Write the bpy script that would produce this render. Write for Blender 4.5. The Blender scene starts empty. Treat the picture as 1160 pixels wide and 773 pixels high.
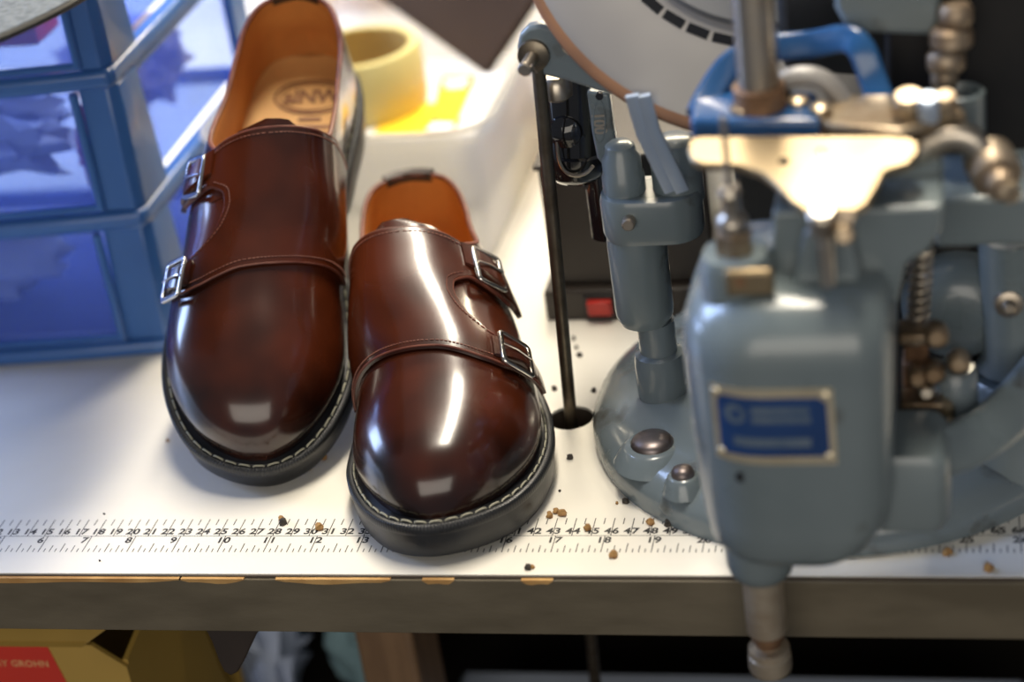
import bpy, bmesh, math, random
import numpy as np
from mathutils import Vector, Matrix

random.seed(7)
rng = np.random.default_rng(11)
scene = bpy.context.scene
COL = scene.collection
S = 0.01                      # all lengths below are written in centimetres

# ------------------------------------------------------------------ camera
F_PX = 2316.07
CAM = np.array([65.238, -80.347, 57.739])
YAW, PITCH, ROLL = -0.265736, 0.491010, -0.151421
_f0 = np.array([math.sin(YAW), math.cos(YAW), 0.0]); _r0 = np.array([math.cos(YAW), -math.sin(YAW), 0.0]); _u0 = np.array([0, 0, 1.0])
FWD = _f0 * math.cos(PITCH) - _u0 * math.sin(PITCH)
_up = _u0 * math.cos(PITCH) + _f0 * math.sin(PITCH)
RIGHT = _r0 * math.cos(ROLL) + _up * math.sin(ROLL)
UP = _up * math.cos(ROLL) - _r0 * math.sin(ROLL)
cam_data = bpy.data.cameras.new('camera'); cam = bpy.data.objects.new('camera', cam_data); COL.objects.link(cam)
m = Matrix.Identity(4)
for i in range(3):
    m[i][0], m[i][1], m[i][2], m[i][3] = RIGHT[i], UP[i], -FWD[i], CAM[i] * S
cam.matrix_world = m
cam_data.sensor_width = 36.0; cam_data.lens = F_PX / 1160 * 36
cam_data.clip_start = 0.05; cam_data.clip_end = 50
cam_data.dof.use_dof = True
cam_data.dof.focus_distance = float((np.array([35.5, 8.0, 6.0]) - CAM) @ FWD) * S
cam_data.dof.aperture_fstop = 3.2
scene.camera = cam

def on(px, py, c, n):
    """the same on the plane through c with normal n"""
    d = FWD * F_PX + RIGHT * (px - 580) - UP * (py - 386.5); n = np.asarray(n, float)
    return CAM + d * ((np.asarray(c, float) - CAM) @ n) / (d @ n)
def at(px, py, X=None, Y=None, Z=None):
    """point in the room (cm) that a picture point shows, on the plane X=, Y= or Z="""
    d = FWD * F_PX + RIGHT * (px - 580) - UP * (py - 386.5)
    ax, v = (0, X) if X is not None else ((1, Y) if Y is not None else (2, Z))
    return CAM + d * (v - CAM[ax]) / d[ax]

# ------------------------------------------------------------------ light
scene.view_settings.view_transform = 'Standard'; scene.view_settings.look = 'None'
scene.view_settings.gamma = 1.0; scene.view_settings.exposure = 0.42
scene.view_settings.use_curve_mapping = False
world = bpy.data.worlds.new('room_light'); scene.world = world; world.use_nodes = True
world.node_tree.nodes['Background'].inputs[0].default_value = (0.80, 0.84, 0.95, 1)
world.node_tree.nodes['Background'].inputs[1].default_value = 0.13

def area(name, loc, target, sx, sy, power, color):
    l = bpy.data.lights.new(name, 'AREA'); l.shape = 'RECTANGLE'; l.size = sx * S; l.size_y = sy * S
    l.energy = power; l.color = color
    o = bpy.data.objects.new(name, l); COL.objects.link(o)
    o.location = Vector(loc) * S
    o.rotation_euler = (Vector(target) - Vector(loc)).to_track_quat('-Z', 'Y').to_euler()
    return o
area('ceiling_lamp', (47, 46, 172), (47, 45.9, 0), 22, 120, 36, (1.0, 0.90, 0.74))
area('front_fill', (60, -230, 70), (42, 10, -4), 220, 110, 17, (1.0, 0.92, 0.80))  # added fill, no visible source: lifts the fronts and the space under the bench
area('plate_glare_fill', (52, 90, 64), (50, 10, 8), 64, 7, 6, (1.0, 0.86, 0.62))  # added unseen light, brightens the feed plate and the shoe tops
area('window_daylight', (-100, 48, 84), (36, 10, 6), 54, 130, 36, (0.44, 0.60, 1.0))

# ------------------------------------------------------------------ materials
def nt(name):
    mt = bpy.data.materials.new(name); mt.use_nodes = True
    t = mt.node_tree; return mt, t, t.nodes['Principled BSDF']
def col4(c): return (c[0], c[1], c[2], 1.0)
def noise_node(t, scale, detail=3.0, rough=0.55, stretch=None):
    tc = t.nodes.new('ShaderNodeTexCoord'); n = t.nodes.new('ShaderNodeTexNoise')
    n.inputs['Scale'].default_value = scale; n.inputs['Detail'].default_value = detail; n.inputs['Roughness'].default_value = rough
    if stretch:
        mp = t.nodes.new('ShaderNodeMapping'); mp.inputs['Scale'].default_value = stretch
        t.links.new(tc.outputs['Object'], mp.inputs[0]); t.links.new(mp.outputs[0], n.inputs['Vector'])
    else:
        t.links.new(tc.outputs['Object'], n.inputs['Vector'])
    return n
def ramp(t, src, stops):
    r = t.nodes.new('ShaderNodeValToRGB'); e = r.color_ramp.elements
    while len(e) < len(stops): e.new(0.5)
    for i, (p, c) in enumerate(stops):
        e[i].position = p; e[i].color = col4(c)
    t.links.new(src, r.inputs[0]); return r
def mat(name, c1, c2=None, scale=60, rough=0.5, metal=0.0, lo=0.35, hi=0.65, bump=0.0, bump_scale=None, coat=0.0, coat_rough=0.05,
        spec=0.5, rough2=None, stretch=None, trans=0.0, alpha=1.0, emit=None, emit_s=0.0, sub=0.0, detail=3.0):
    mt, t, b = nt(name)
    b.inputs['Base Color'].default_value = col4(c1); b.inputs['Roughness'].default_value = rough
    b.inputs['Metallic'].default_value = metal; b.inputs['Specular IOR Level'].default_value = spec
    b.inputs['Coat Weight'].default_value = coat; b.inputs['Coat Roughness'].default_value = coat_rough
    b.inputs['Transmission Weight'].default_value = trans; b.inputs['Alpha'].default_value = alpha
    if sub: b.inputs['Subsurface Weight'].default_value = sub; b.inputs['Subsurface Scale'].default_value = 0.01
    if emit: b.inputs['Emission Color'].default_value = col4(emit); b.inputs['Emission Strength'].default_value = emit_s
    if c2 is not None:
        n = noise_node(t, scale, detail, stretch=stretch)
        t.links.new(ramp(t, n.outputs['Fac'], [(lo, c1), (hi, c2)]).outputs['Color'], b.inputs['Base Color'])
        if rough2 is not None:
            mr = t.nodes.new('ShaderNodeMapRange'); mr.inputs['From Min'].default_value = lo; mr.inputs['From Max'].default_value = hi
            mr.inputs['To Min'].default_value = rough; mr.inputs['To Max'].default_value = rough2
            t.links.new(n.outputs['Fac'], mr.inputs['Value']); t.links.new(mr.outputs[0], b.inputs['Roughness'])
    if bump:
        n2 = noise_node(t, bump_scale or scale * 4, 4.0, stretch=stretch); bp = t.nodes.new('ShaderNodeBump')
        bp.inputs['Strength'].default_value = bump; bp.inputs['Distance'].default_value = 0.002
        t.links.new(n2.outputs['Fac'], bp.inputs['Height']); t.links.new(bp.outputs[0], b.inputs['Normal'])
    return mt
def plastic(name, tint, body, see, rough=.25):
    """thin moulded plastic: partly see-through, partly milky, glossy"""
    mt, t, b = nt(name); n = noise_node(t, 9, 2)
    t.links.new(ramp(t, n.outputs['Fac'], [(.3, body), (.7, tuple(c * .9 for c in body))]).outputs['Color'], b.inputs['Base Color'])
    b.inputs['Roughness'].default_value = rough
    tr = t.nodes.new('ShaderNodeBsdfTransparent'); tr.inputs[0].default_value = col4(tint)
    tl = t.nodes.new('ShaderNodeBsdfTranslucent'); tl.inputs[0].default_value = col4(body)
    m1 = t.nodes.new('ShaderNodeMixShader'); m1.inputs[0].default_value = .5
    m2 = t.nodes.new('ShaderNodeMixShader'); m2.inputs[0].default_value = see
    t.links.new(b.outputs[0], m1.inputs[1]); t.links.new(tl.outputs[0], m1.inputs[2])
    t.links.new(m1.outputs[0], m2.inputs[1]); t.links.new(tr.outputs[0], m2.inputs[2])
    t.links.new(m2.outputs[0], t.nodes['Material Output'].inputs[0]); return mt
M = {}
M['leather'] = mat('burnished_leather', (0.0040, 0.0020, 0.0016), (0.068, 0.0130, 0.0036), scale=11, lo=0.38, hi=0.68, rough=0.20, rough2=0.24, coat=0.4, coat_rough=0.11, bump=0.03, bump_scale=45)
M['leather_edge'] = mat('raw_leather_edge', (0.16, 0.05, 0.03), (0.09, 0.02, 0.012), scale=80, rough=0.5)
M['lining'] = mat('tan_lining', (0.62, 0.27, 0.07), (0.50, 0.19, 0.045), scale=22, rough=0.48, bump=0.05, bump_scale=300)
M['insole'] = mat('tan_insole', (0.68, 0.40, 0.14), (0.60, 0.33, 0.11), scale=25, rough=0.55, bump=0.08, bump_scale=350)
M['insole_print'] = mat('brown_print', (0.20, 0.075, 0.02), (0.27, 0.11, 0.03), scale=70, rough=0.5)
M['sole'] = mat('black_rubber', (0.010, 0.011, 0.013), (0.019, 0.02, 0.023), scale=35, rough=0.36, rough2=0.48, bump=0.06, bump_scale=250)
M['thread_welt'] = mat('cream_thread', (0.38, 0.37, 0.29), (0.28, 0.27, 0.20), scale=150, rough=0.7)
M['thread_brown'] = mat('brown_thread', (0.20, 0.075, 0.05), (0.11, 0.035, 0.025), scale=150, rough=0.65)
M['nickel'] = mat('nickel', (0.80, 0.77, 0.70), (0.66, 0.63, 0.58), scale=90, rough=0.13, rough2=0.24, metal=1.0)
M['dark_tab'] = mat('dark_tab', (0.035, 0.022, 0.018), (0.02, 0.014, 0.012), scale=60, rough=0.5)

# ------------------------------------------------------------------ mesh helpers
def tag(o, label=None, cat=None, group=None, kind=None):
    if label: o['label'] = label
    if cat: o['category'] = cat
    if group: o['group'] = group
    if kind: o['kind'] = kind
    return o
def thing(name, loc=(0, 0, 0), rot=(0, 0, 0), label=None, cat=None, group=None):
    o = bpy.data.objects.new(name, None); COL.objects.link(o); o.empty_display_size = 0.02
    o.location = Vector([float(c) for c in loc]) * S; o.rotation_euler = rot; o['org'] = [float(c) for c in loc]
    return tag(o, label, cat, group)
def mesh_data(name, V, Fc, mt, smooth=True, angle=38, weld=False):
    me = bpy.data.meshes.new(name)
    me.from_pydata([tuple(float(c) * S for c in v) for v in V], [], [tuple(int(i) for i in f) for f in Fc])
    bm = bmesh.new(); bm.from_mesh(me)
    if weld: bmesh.ops.remove_doubles(bm, verts=bm.verts, dist=2e-5)
    bmesh.ops.recalc_face_normals(bm, faces=bm.faces)
    bm.to_mesh(me); bm.free()
    if smooth:
        me.shade_smooth(); me.set_sharp_from_angle(angle=math.radians(angle))
    me.materials.append(mt); return me
def obj(name, geo, mt, parent=None, bevel=0.0, seg=2, smooth=True, weld=False, angle=38, world=True, kind=None, label=None):
    """one mesh object; geo in cm. world=True: room coordinates, taken relative to the (unrotated) parent"""
    V, Fc = geo
    org = np.zeros(3)
    top = parent
    if parent is not None and world:
        org = np.array(parent['org'][:])
    V = [np.asarray(v, float) - org for v in V]
    if parent is None:                                  # a thing that is one mesh: origin at the middle of its base
        A = np.array(V); o0 = np.array([(A[:, 0].min() + A[:, 0].max()) / 2, (A[:, 1].min() + A[:, 1].max()) / 2, A[:, 2].min()])
        V = [v - o0 for v in V]
    me = mesh_data(name, V, Fc, mt, smooth, angle, weld)
    o = bpy.data.objects.new(name, me); COL.objects.link(o)
    if parent is not None:
        o.parent = parent; o['org'] = [float(c) for c in (org if world else (0, 0, 0))]
    else:
        o.location = Vector(o0) * S; o['org'] = [float(c) for c in o0]
    if bevel:
        b = o.modifiers.new('bevel', 'BEVEL'); b.width = bevel * S; b.segments = seg; b.limit_method = 'ANGLE'; b.angle_limit = math.radians(35)
    if kind: o['kind'] = kind
    if label: o['label'] = label
    return o
def join(*gs):
    V, Fc = [], []
    for v, f in gs:
        k = len(V); V += list(v); Fc += [tuple(i + k for i in q) for q in f]
    return V, Fc
def box(x0, x1, y0, y1, z0, z1):
    V = [(x, y, z) for z in (z0, z1) for y in (y0, y1) for x in (x0, x1)]
    return V, [(0, 2, 3, 1), (4, 5, 7, 6), (0, 1, 5, 4), (2, 6, 7, 3), (0, 4, 6, 2), (1, 3, 7, 5)]
def frame_of(d):
    d = np.asarray(d, float); d = d / np.linalg.norm(d)
    a = np.array([0, 0, 1.0]) if abs(d[2]) < 0.9 else np.array([1.0, 0, 0])
    u = np.cross(a, d); u /= np.linalg.norm(u); return u, np.cross(d, u), d
def lathe(p, d, prof, n=28):
    """profile [(along, radius)...] turned about the axis through p along d; closed at both ends"""
    p = np.asarray(p, float); u, v, w = frame_of(d); V, Fc = [], []
    for (h, r) in prof:
        for k in range(n):
            a = 2 * math.pi * k / n
            V.append(p + w * h + (u * math.cos(a) + v * math.sin(a)) * max(r, 1e-4))
    for i in range(len(prof) - 1):
        for k in range(n):
            Fc.append((i * n + k, i * n + (k + 1) % n, (i + 1) * n + (k + 1) % n, (i + 1) * n + k))
    Fc.append(tuple(range(n - 1, -1, -1))); Fc.append(tuple((len(prof) - 1) * n + k for k in range(n)))
    return V, Fc
def ring(p, d, prof, n=36):
    """closed profile turned about an axis (washers, rims)"""
    p = np.asarray(p, float); u, v, w = frame_of(d); V, Fc = [], []; mP = len(prof)
    for (h, r) in prof:
        for k in range(n):
            a = 2 * math.pi * k / n; V.append(p + w * h + (u * math.cos(a) + v * math.sin(a)) * r)
    for i in range(mP):
        for k in range(n):
            j = (i + 1) % mP; Fc.append((i * n + k, i * n + (k + 1) % n, j * n + (k + 1) % n, j * n + k))
    return V, Fc
def cyl(p0, p1, r0, r1=None, n=24, ch=0.0):
    p0 = np.asarray(p0, float); p1 = np.asarray(p1, float); L = np.linalg.norm(p1 - p0); r1 = r0 if r1 is None else r1
    pr = [(0, r0), (L, r1)] if not ch else [(0, r0 - ch), (ch, r0), (L - ch, r1), (L, r1 - ch)]
    return lathe(p0, p1 - p0, pr, n)
def smooth_path(P, k=6, closed=False):
    P = [np.asarray(p, float) for p in P]; n = len(P); out = []
    rngk = range(n if closed else n - 1)
    for i in rngk:
        p0 = P[(i - 1) % n] if closed or i > 0 else P[i] * 2 - P[i + 1]
        p1 = P[i]; p2 = P[(i + 1) % n]
        p3 = P[(i + 2) % n] if closed or i + 2 < n else P[i + 1] * 2 - P[i]
        for j in range(k):
            s = j / k
            out.append(0.5 * ((2 * p1) + (-p0 + p2) * s + (2 * p0 - 5 * p1 + 4 * p2 - p3) * s * s + (-p0 + 3 * p1 - 3 * p2 + p3) * s ** 3))
    if not closed: out.append(P[-1])
    return out
def tube(P, r, n=10, closed=False, flat=None, up=None):
    """round (or flat=(half width, half height)) bar along a path"""
    P = [np.asarray(p, float) for p in P]; N = len(P); V, Fc = [], []; u = None
    rr = r if hasattr(r, '__len__') else [r] * N
    for i in range(N):
        a = P[(i + 1) % N] if closed or i + 1 < N else P[i]; b = P[(i - 1) % N] if closed or i > 0 else P[i]
        t = a - b; t /= (np.linalg.norm(t) + 1e-9)
        if up is not None: u = np.cross(np.asarray(up, float), t)
        elif u is None: u = frame_of(t)[0]
        u = u - t * (u @ t); u /= (np.linalg.norm(u) + 1e-9); v = np.cross(t, u)
        for k in range(n):
            an = 2 * math.pi * (k + 0.5) / n
            if flat:
                c, s = math.cos(an), math.sin(an)
                c = math.copysign(abs(c) ** 0.35, c); s = math.copysign(abs(s) ** 0.35, s)
                V.append(P[i] + u * c * flat[0] + v * s * flat[1])
            else: V.append(P[i] + (u * math.cos(an) + v * math.sin(an)) * rr[i])
    for i in range(N if closed else N - 1):
        j = (i + 1) % N
        for k in range(n): Fc.append((i * n + k, i * n + (k + 1) % n, j * n + (k + 1) % n, j * n + k))
    if not closed: Fc.append(tuple(range(n - 1, -1, -1))); Fc.append(tuple((N - 1) * n + k for k in range(n)))
    return V, Fc
def prism(pts, d):
    """planar outline (3-D points) pushed along vector d"""
    n = len(pts); d = np.asarray(d, float)
    V = [np.asarray(p, float) for p in pts] + [np.asarray(p, float) + d for p in pts]
    return V, [tuple(range(n)), tuple(range(2 * n - 1, n - 1, -1))] + [(i, (i + 1) % n, n + (i + 1) % n, n + i) for i in range(n)]
def loft(secs, caps=True):
    n = len(secs[0]); V = [p for s in secs for p in s]; Fc = []
    for i in range(len(secs) - 1):
        for k in range(n): Fc.append((i * n + k, i * n + (k + 1) % n, (i + 1) * n + (k + 1) % n, (i + 1) * n + k))
    if caps: Fc.append(tuple(range(n - 1, -1, -1))); Fc.append(tuple((len(secs) - 1) * n + k for k in range(n)))
    return V, Fc
def grid(Pt, closed_u=False):
    """rows of points -> sheet"""
    nr, nc = len(Pt), len(Pt[0]); V = [p for r in Pt for p in r]; Fc = []
    for i in range(nr - 1):
        for k in range(nc - 1): Fc.append((i * nc + k, i * nc + k + 1, (i + 1) * nc + k + 1, (i + 1) * nc + k))
    return V, Fc
def shell(Po, Pi):
    """closed sheet between an outer and an inner grid of the same size"""
    nr, nc = len(Po), len(Po[0]); Vo, Fo = grid(Po); Vi, Fi = grid(Pi); k = len(Vo)
    Fc = list(Fo) + [tuple(i + k for i in reversed(f)) for f in Fi]
    border = [(0, j) for j in range(nc)] + [(i, nc - 1) for i in range(1, nr)] + [(nr - 1, j) for j in range(nc - 2, -1, -1)] + [(i, 0) for i in range(nr - 2, 0, -1)]
    ids = [a * nc + b for a, b in border]
    for a, b in zip(ids, ids[1:] + ids[:1]): Fc.append((b, a, a + k, b + k))
    return list(Vo) + list(Vi), Fc
def rrect(cx, cy, w, d, r, z, n=6, rs=None):
    """rounded rectangle loop in the XY plane; rs = radii of the corners (x-y-, x+y-, x+y+, x-y+)"""
    rs = rs or (r, r, r, r); P = []
    for (sx, sy, a0, rr) in ((-1, -1, math.pi, rs[0]), (1, -1, 1.5 * math.pi, rs[1]), (1, 1, 0, rs[2]), (-1, 1, 0.5 * math.pi, rs[3])):
        ox, oy = cx + sx * (w / 2 - rr), cy + sy * (d / 2 - rr)
        for k in range(n + 1):
            a = a0 + 0.5 * math.pi * k / n; P.append(np.array([ox + rr * math.cos(a), oy + rr * math.sin(a), z]))
    return P
def pchip(xs, ys):
    xs = np.array(xs, float); ys = np.array(ys, float); h = np.diff(xs); dl = np.diff(ys) / h; d = np.zeros_like(ys)
    for i in range(1, len(xs) - 1):
        if dl[i - 1] * dl[i] > 0:
            w1, w2 = 2 * h[i] + h[i - 1], h[i] + 2 * h[i - 1]; d[i] = (w1 + w2) / (w1 / dl[i - 1] + w2 / dl[i])
    d[0], d[-1] = dl[0], dl[-1]
    def f(x):
        x = min(max(x, xs[0]), xs[-1]); i = min(max(int(np.searchsorted(xs, x)) - 1, 0), len(h) - 1); s = (x - xs[i]) / h[i]
        return float((1 + 2 * s) * (1 - s) ** 2 * ys[i] + s * (1 - s) ** 2 * h[i] * d[i] + s * s * (3 - 2 * s) * ys[i + 1] + s * s * (s - 1) * h[i] * d[i + 1])
    return f
def sstep(a, b, x):
    s = min(max((x - a) / (b - a), 0), 1); return s * s * (3 - 2 * s)
def text_geo(body, size, spacing=1.0, align='CENTER'):
    """flat lettering as mesh geometry (cm), in the XY plane"""
    c = bpy.data.curves.new('lettering', 'FONT'); c.body = body; c.size = size; c.align_x = align; c.align_y = 'CENTER'; c.space_character = spacing
    c.resolution_u = 3; c.offset = size * .03
    o = bpy.data.objects.new('lettering', c); COL.objects.link(o)
    dg = bpy.context.evaluated_depsgraph_get(); me = bpy.data.meshes.new_from_object(o.evaluated_get(dg))
    V = [np.array(v.co[:]) for v in me.vertices]; Fc = [tuple(p.vertices) for p in me.polygons]
    bpy.data.objects.remove(o); bpy.data.curves.remove(c); bpy.data.meshes.remove(me)
    return V, Fc
def place(geo, fn): return [fn(v) for v in geo[0]], geo[1]

# ------------------------------------------------------------------ the shoe: a last-shaped surface
OUT = smooth_path([(-.6, 0, 0), (-2.2, .5, 0), (-3.6, 1.75, 0), (-4.7, 3.9, 0), (-5.3, 6.6, 0), (-5.1, 9.5, 0), (-4.6, 12.5, 0), (-4.05, 15.5, 0), (-3.8, 18.5, 0), (-4.0, 21.5, 0),
       (-4.25, 24.5, 0), (-4.0, 27, 0), (-3.0, 28.9, 0), (-.75, 29.7, 0), (1.75, 28.9, 0), (2.85, 27, 0), (3.25, 24.5, 0), (3.6, 21.5, 0), (4.25, 18.5, 0), (5.0, 15.5, 0),
       (5.5, 12.5, 0), (5.85, 9.5, 0), (5.7, 6.6, 0), (4.85, 3.9, 0), (3.35, 1.65, 0), (1.4, .4, 0)], 14, closed=True)
OUT = np.array(OUT)
def resample(P, n):
    Q = np.vstack([P, P[:1]]); s = np.r_[0, np.cumsum(np.linalg.norm(np.diff(Q, axis=0), axis=1))]
    t = np.linspace(0, s[-1], n, endpoint=False); return np.stack([np.interp(t, s, Q[:, k]) for k in range(3)], 1), s[-1]
def inset(P, dfun):
    T = np.roll(P, -1, 0) - np.roll(P, 1, 0); T /= np.linalg.norm(T, axis=1)[:, None]
    N = np.stack([T[:, 1], -T[:, 0], 0 * T[:, 0]], 1)
    c = P.mean(0); sg = np.sign(((c - P) * N).sum(1)); sg = np.sign(sg.sum())
    d = np.array([dfun(y) for y in P[:, 1]]); return P + N * sg * d[:, None]
def top_z(t): return 2.15 + 0.75 * sstep(13, 21, t) + 0.35 * max(0, 1 - t / 5) ** 2
def bot_z(t): return 0.45 * max(0, 1 - t / 5) ** 2 + 0.6 * sstep(15.5, 16.5, t) * (1 - sstep(19.0, 19.4, t))
UPB = inset(OUT, lambda y: 0.28 + 0.22 * (1 - sstep(12, 22, y)) + 0.25 * (1 - sstep(.5, 6, y)))
_T0, _T1 = UPB[:, 1].min() + .02, UPB[:, 1].max() - .02
_i0 = int(np.argmin(UPB[:, 1])); _R = np.roll(UPB, -_i0, 0); _i1 = int(np.argmax(_R[:, 1]))
_A, _B = _R[:_i1 + 1], _R[_i1:]
_med, _lat = (_A, _B) if _A[:, 0].mean() < _B[:, 0].mean() else (_B, _A)
def _w(side):
    o = np.argsort(side[:, 1]); ys, xs = side[o, 1], side[o, 0]; return lambda t: float(np.interp(t, ys, xs))
w_med, w_lat = _w(_med), _w(_lat)
H_ = pchip([0, .12, .4, .9, 1.8, 3.2, 5.2, 8, 10, 12, 14, 15.3, 17, 20, 24, 29], [0.0, 1.05, 1.85, 2.6, 3.4, 4.15, 4.85, 5.65, 6.35, 7.15, 8.1, 8.7, 9.7, 11.0, 12, 12])
n_ = pchip([0, 4, 10, 15, 20, 29], [2.5, 2.4, 2.3, 2.6, 2.3, 2.1])
ZT = pchip([15.0, 16.0, 17.3, 19, 22, 25, 27.5, 29.4], [7.9, 7.6, 6.8, 5.9, 5.2, 5.3, 5.9, 6.2])
THROAT = 16.0
def last(t, th, off=0.0):
    """point of the shoe upper: t = cm from the toe tip, th = angle round the section (0 lateral, pi medial); off pushes outwards"""
    t_ = min(max(t, _T0 + .004), _T1 - .004)
    k = 0.45 * sstep(9, 15, t_) * (1 - sstep(17, 24, t_)); xm, xl = w_med(t_), w_lat(t_) + .5 * k; cx = (xm + xl) / 2; w = max((xl - xm) / 2 + off, 0.0)
    if t_ >= _T1 - .006: w = 0.0
    H = H_(t_ - _T0) + off; n = n_(t_)
    c, s = math.cos(th), math.sin(th)
    x = cx + w * math.copysign(abs(c) ** (2 / n), c) - (0.35 + .65 * sstep(9, 15, t_) * (1 - .8 * sstep(17, 27, t_))) * sstep(6, 13, t_) * max(s, 0) ** 2
    z = H * abs(s) ** (2 / n) * (1 if s >= 0 else -1)
    x += (.85 * k if c > 0 else -.6 * k) * abs(c) * sstep(.6, 4, z)
    x = cx + (x - cx) * (1 - .07 * max(0.0, 1 - z / 1.3) ** 2) - .5 * sstep(9, 14, t_) * (1 - sstep(17, 25, t_)) * sstep(0, 4, z)
    k2 = sstep(21, 29, t_); y = t_ - k2 * 0.9 * (max(z - 2.5, 0) / 5) ** 2 + k2 * 0.25 * math.sin(min(max(z, 0) / 3.5, 1) * math.pi)
    e = sstep(_T0 + 2.2, _T0, t_); y -= off * e
    e2 = sstep(_T1 - 2.0, _T1, t_); y += off * e2
    return np.array([x, y, z + top_z(t_)])
def cut_angle(t):
    """angle at which the topline cuts the section (pi/2 = closed over the instep)"""
    if t <= THROAT: return math.pi / 2
    H = H_(min(max(t, _T0), _T1) - _T0); r = min(ZT(t) / H, 1); return math.asin(r ** (n_(t) / 2))
def last_normal(t, th):
    a = last(t + .05, th) - last(t - .05, th); b = last(t, th + .02) - last(t, th - .02); nn = np.cross(a, b); nn /= np.linalg.norm(nn) + 1e-9
    c = np.array([0, t, 3.5]); return nn if nn @ (last(t, th) - c) > 0 else -nn
D2R = math.radians
T_FRONT_ = pchip([4, 10, 20, 30, 40, 54, 65, 75, 90, 107, 124, 145, 157, 172], [10.3, 9.9, 9.35, 8.9, 8.55, 8.2, 8.25, 8.5, 9.0, 9.3, 9.7, 10.3, 10.6, 11.0])
T_BACK_ = pchip([4, 10, 20, 30, 45, 56, 70, 90, 110, 130, 150, 172], [16.6, 16.4, 16.0, 15.7, 15.55, 15.7, 15.95, 16.15, 16.35, 16.8, 17.6, 18.2])
V_END = pchip([0, .205, .225, .25, .30, .40, .52, .64, .72, .765, .785, .805, 1.0], [12, 12, 34, 55, 62, 69, 71, 69, 62, 55, 34, 18, 18])

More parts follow.
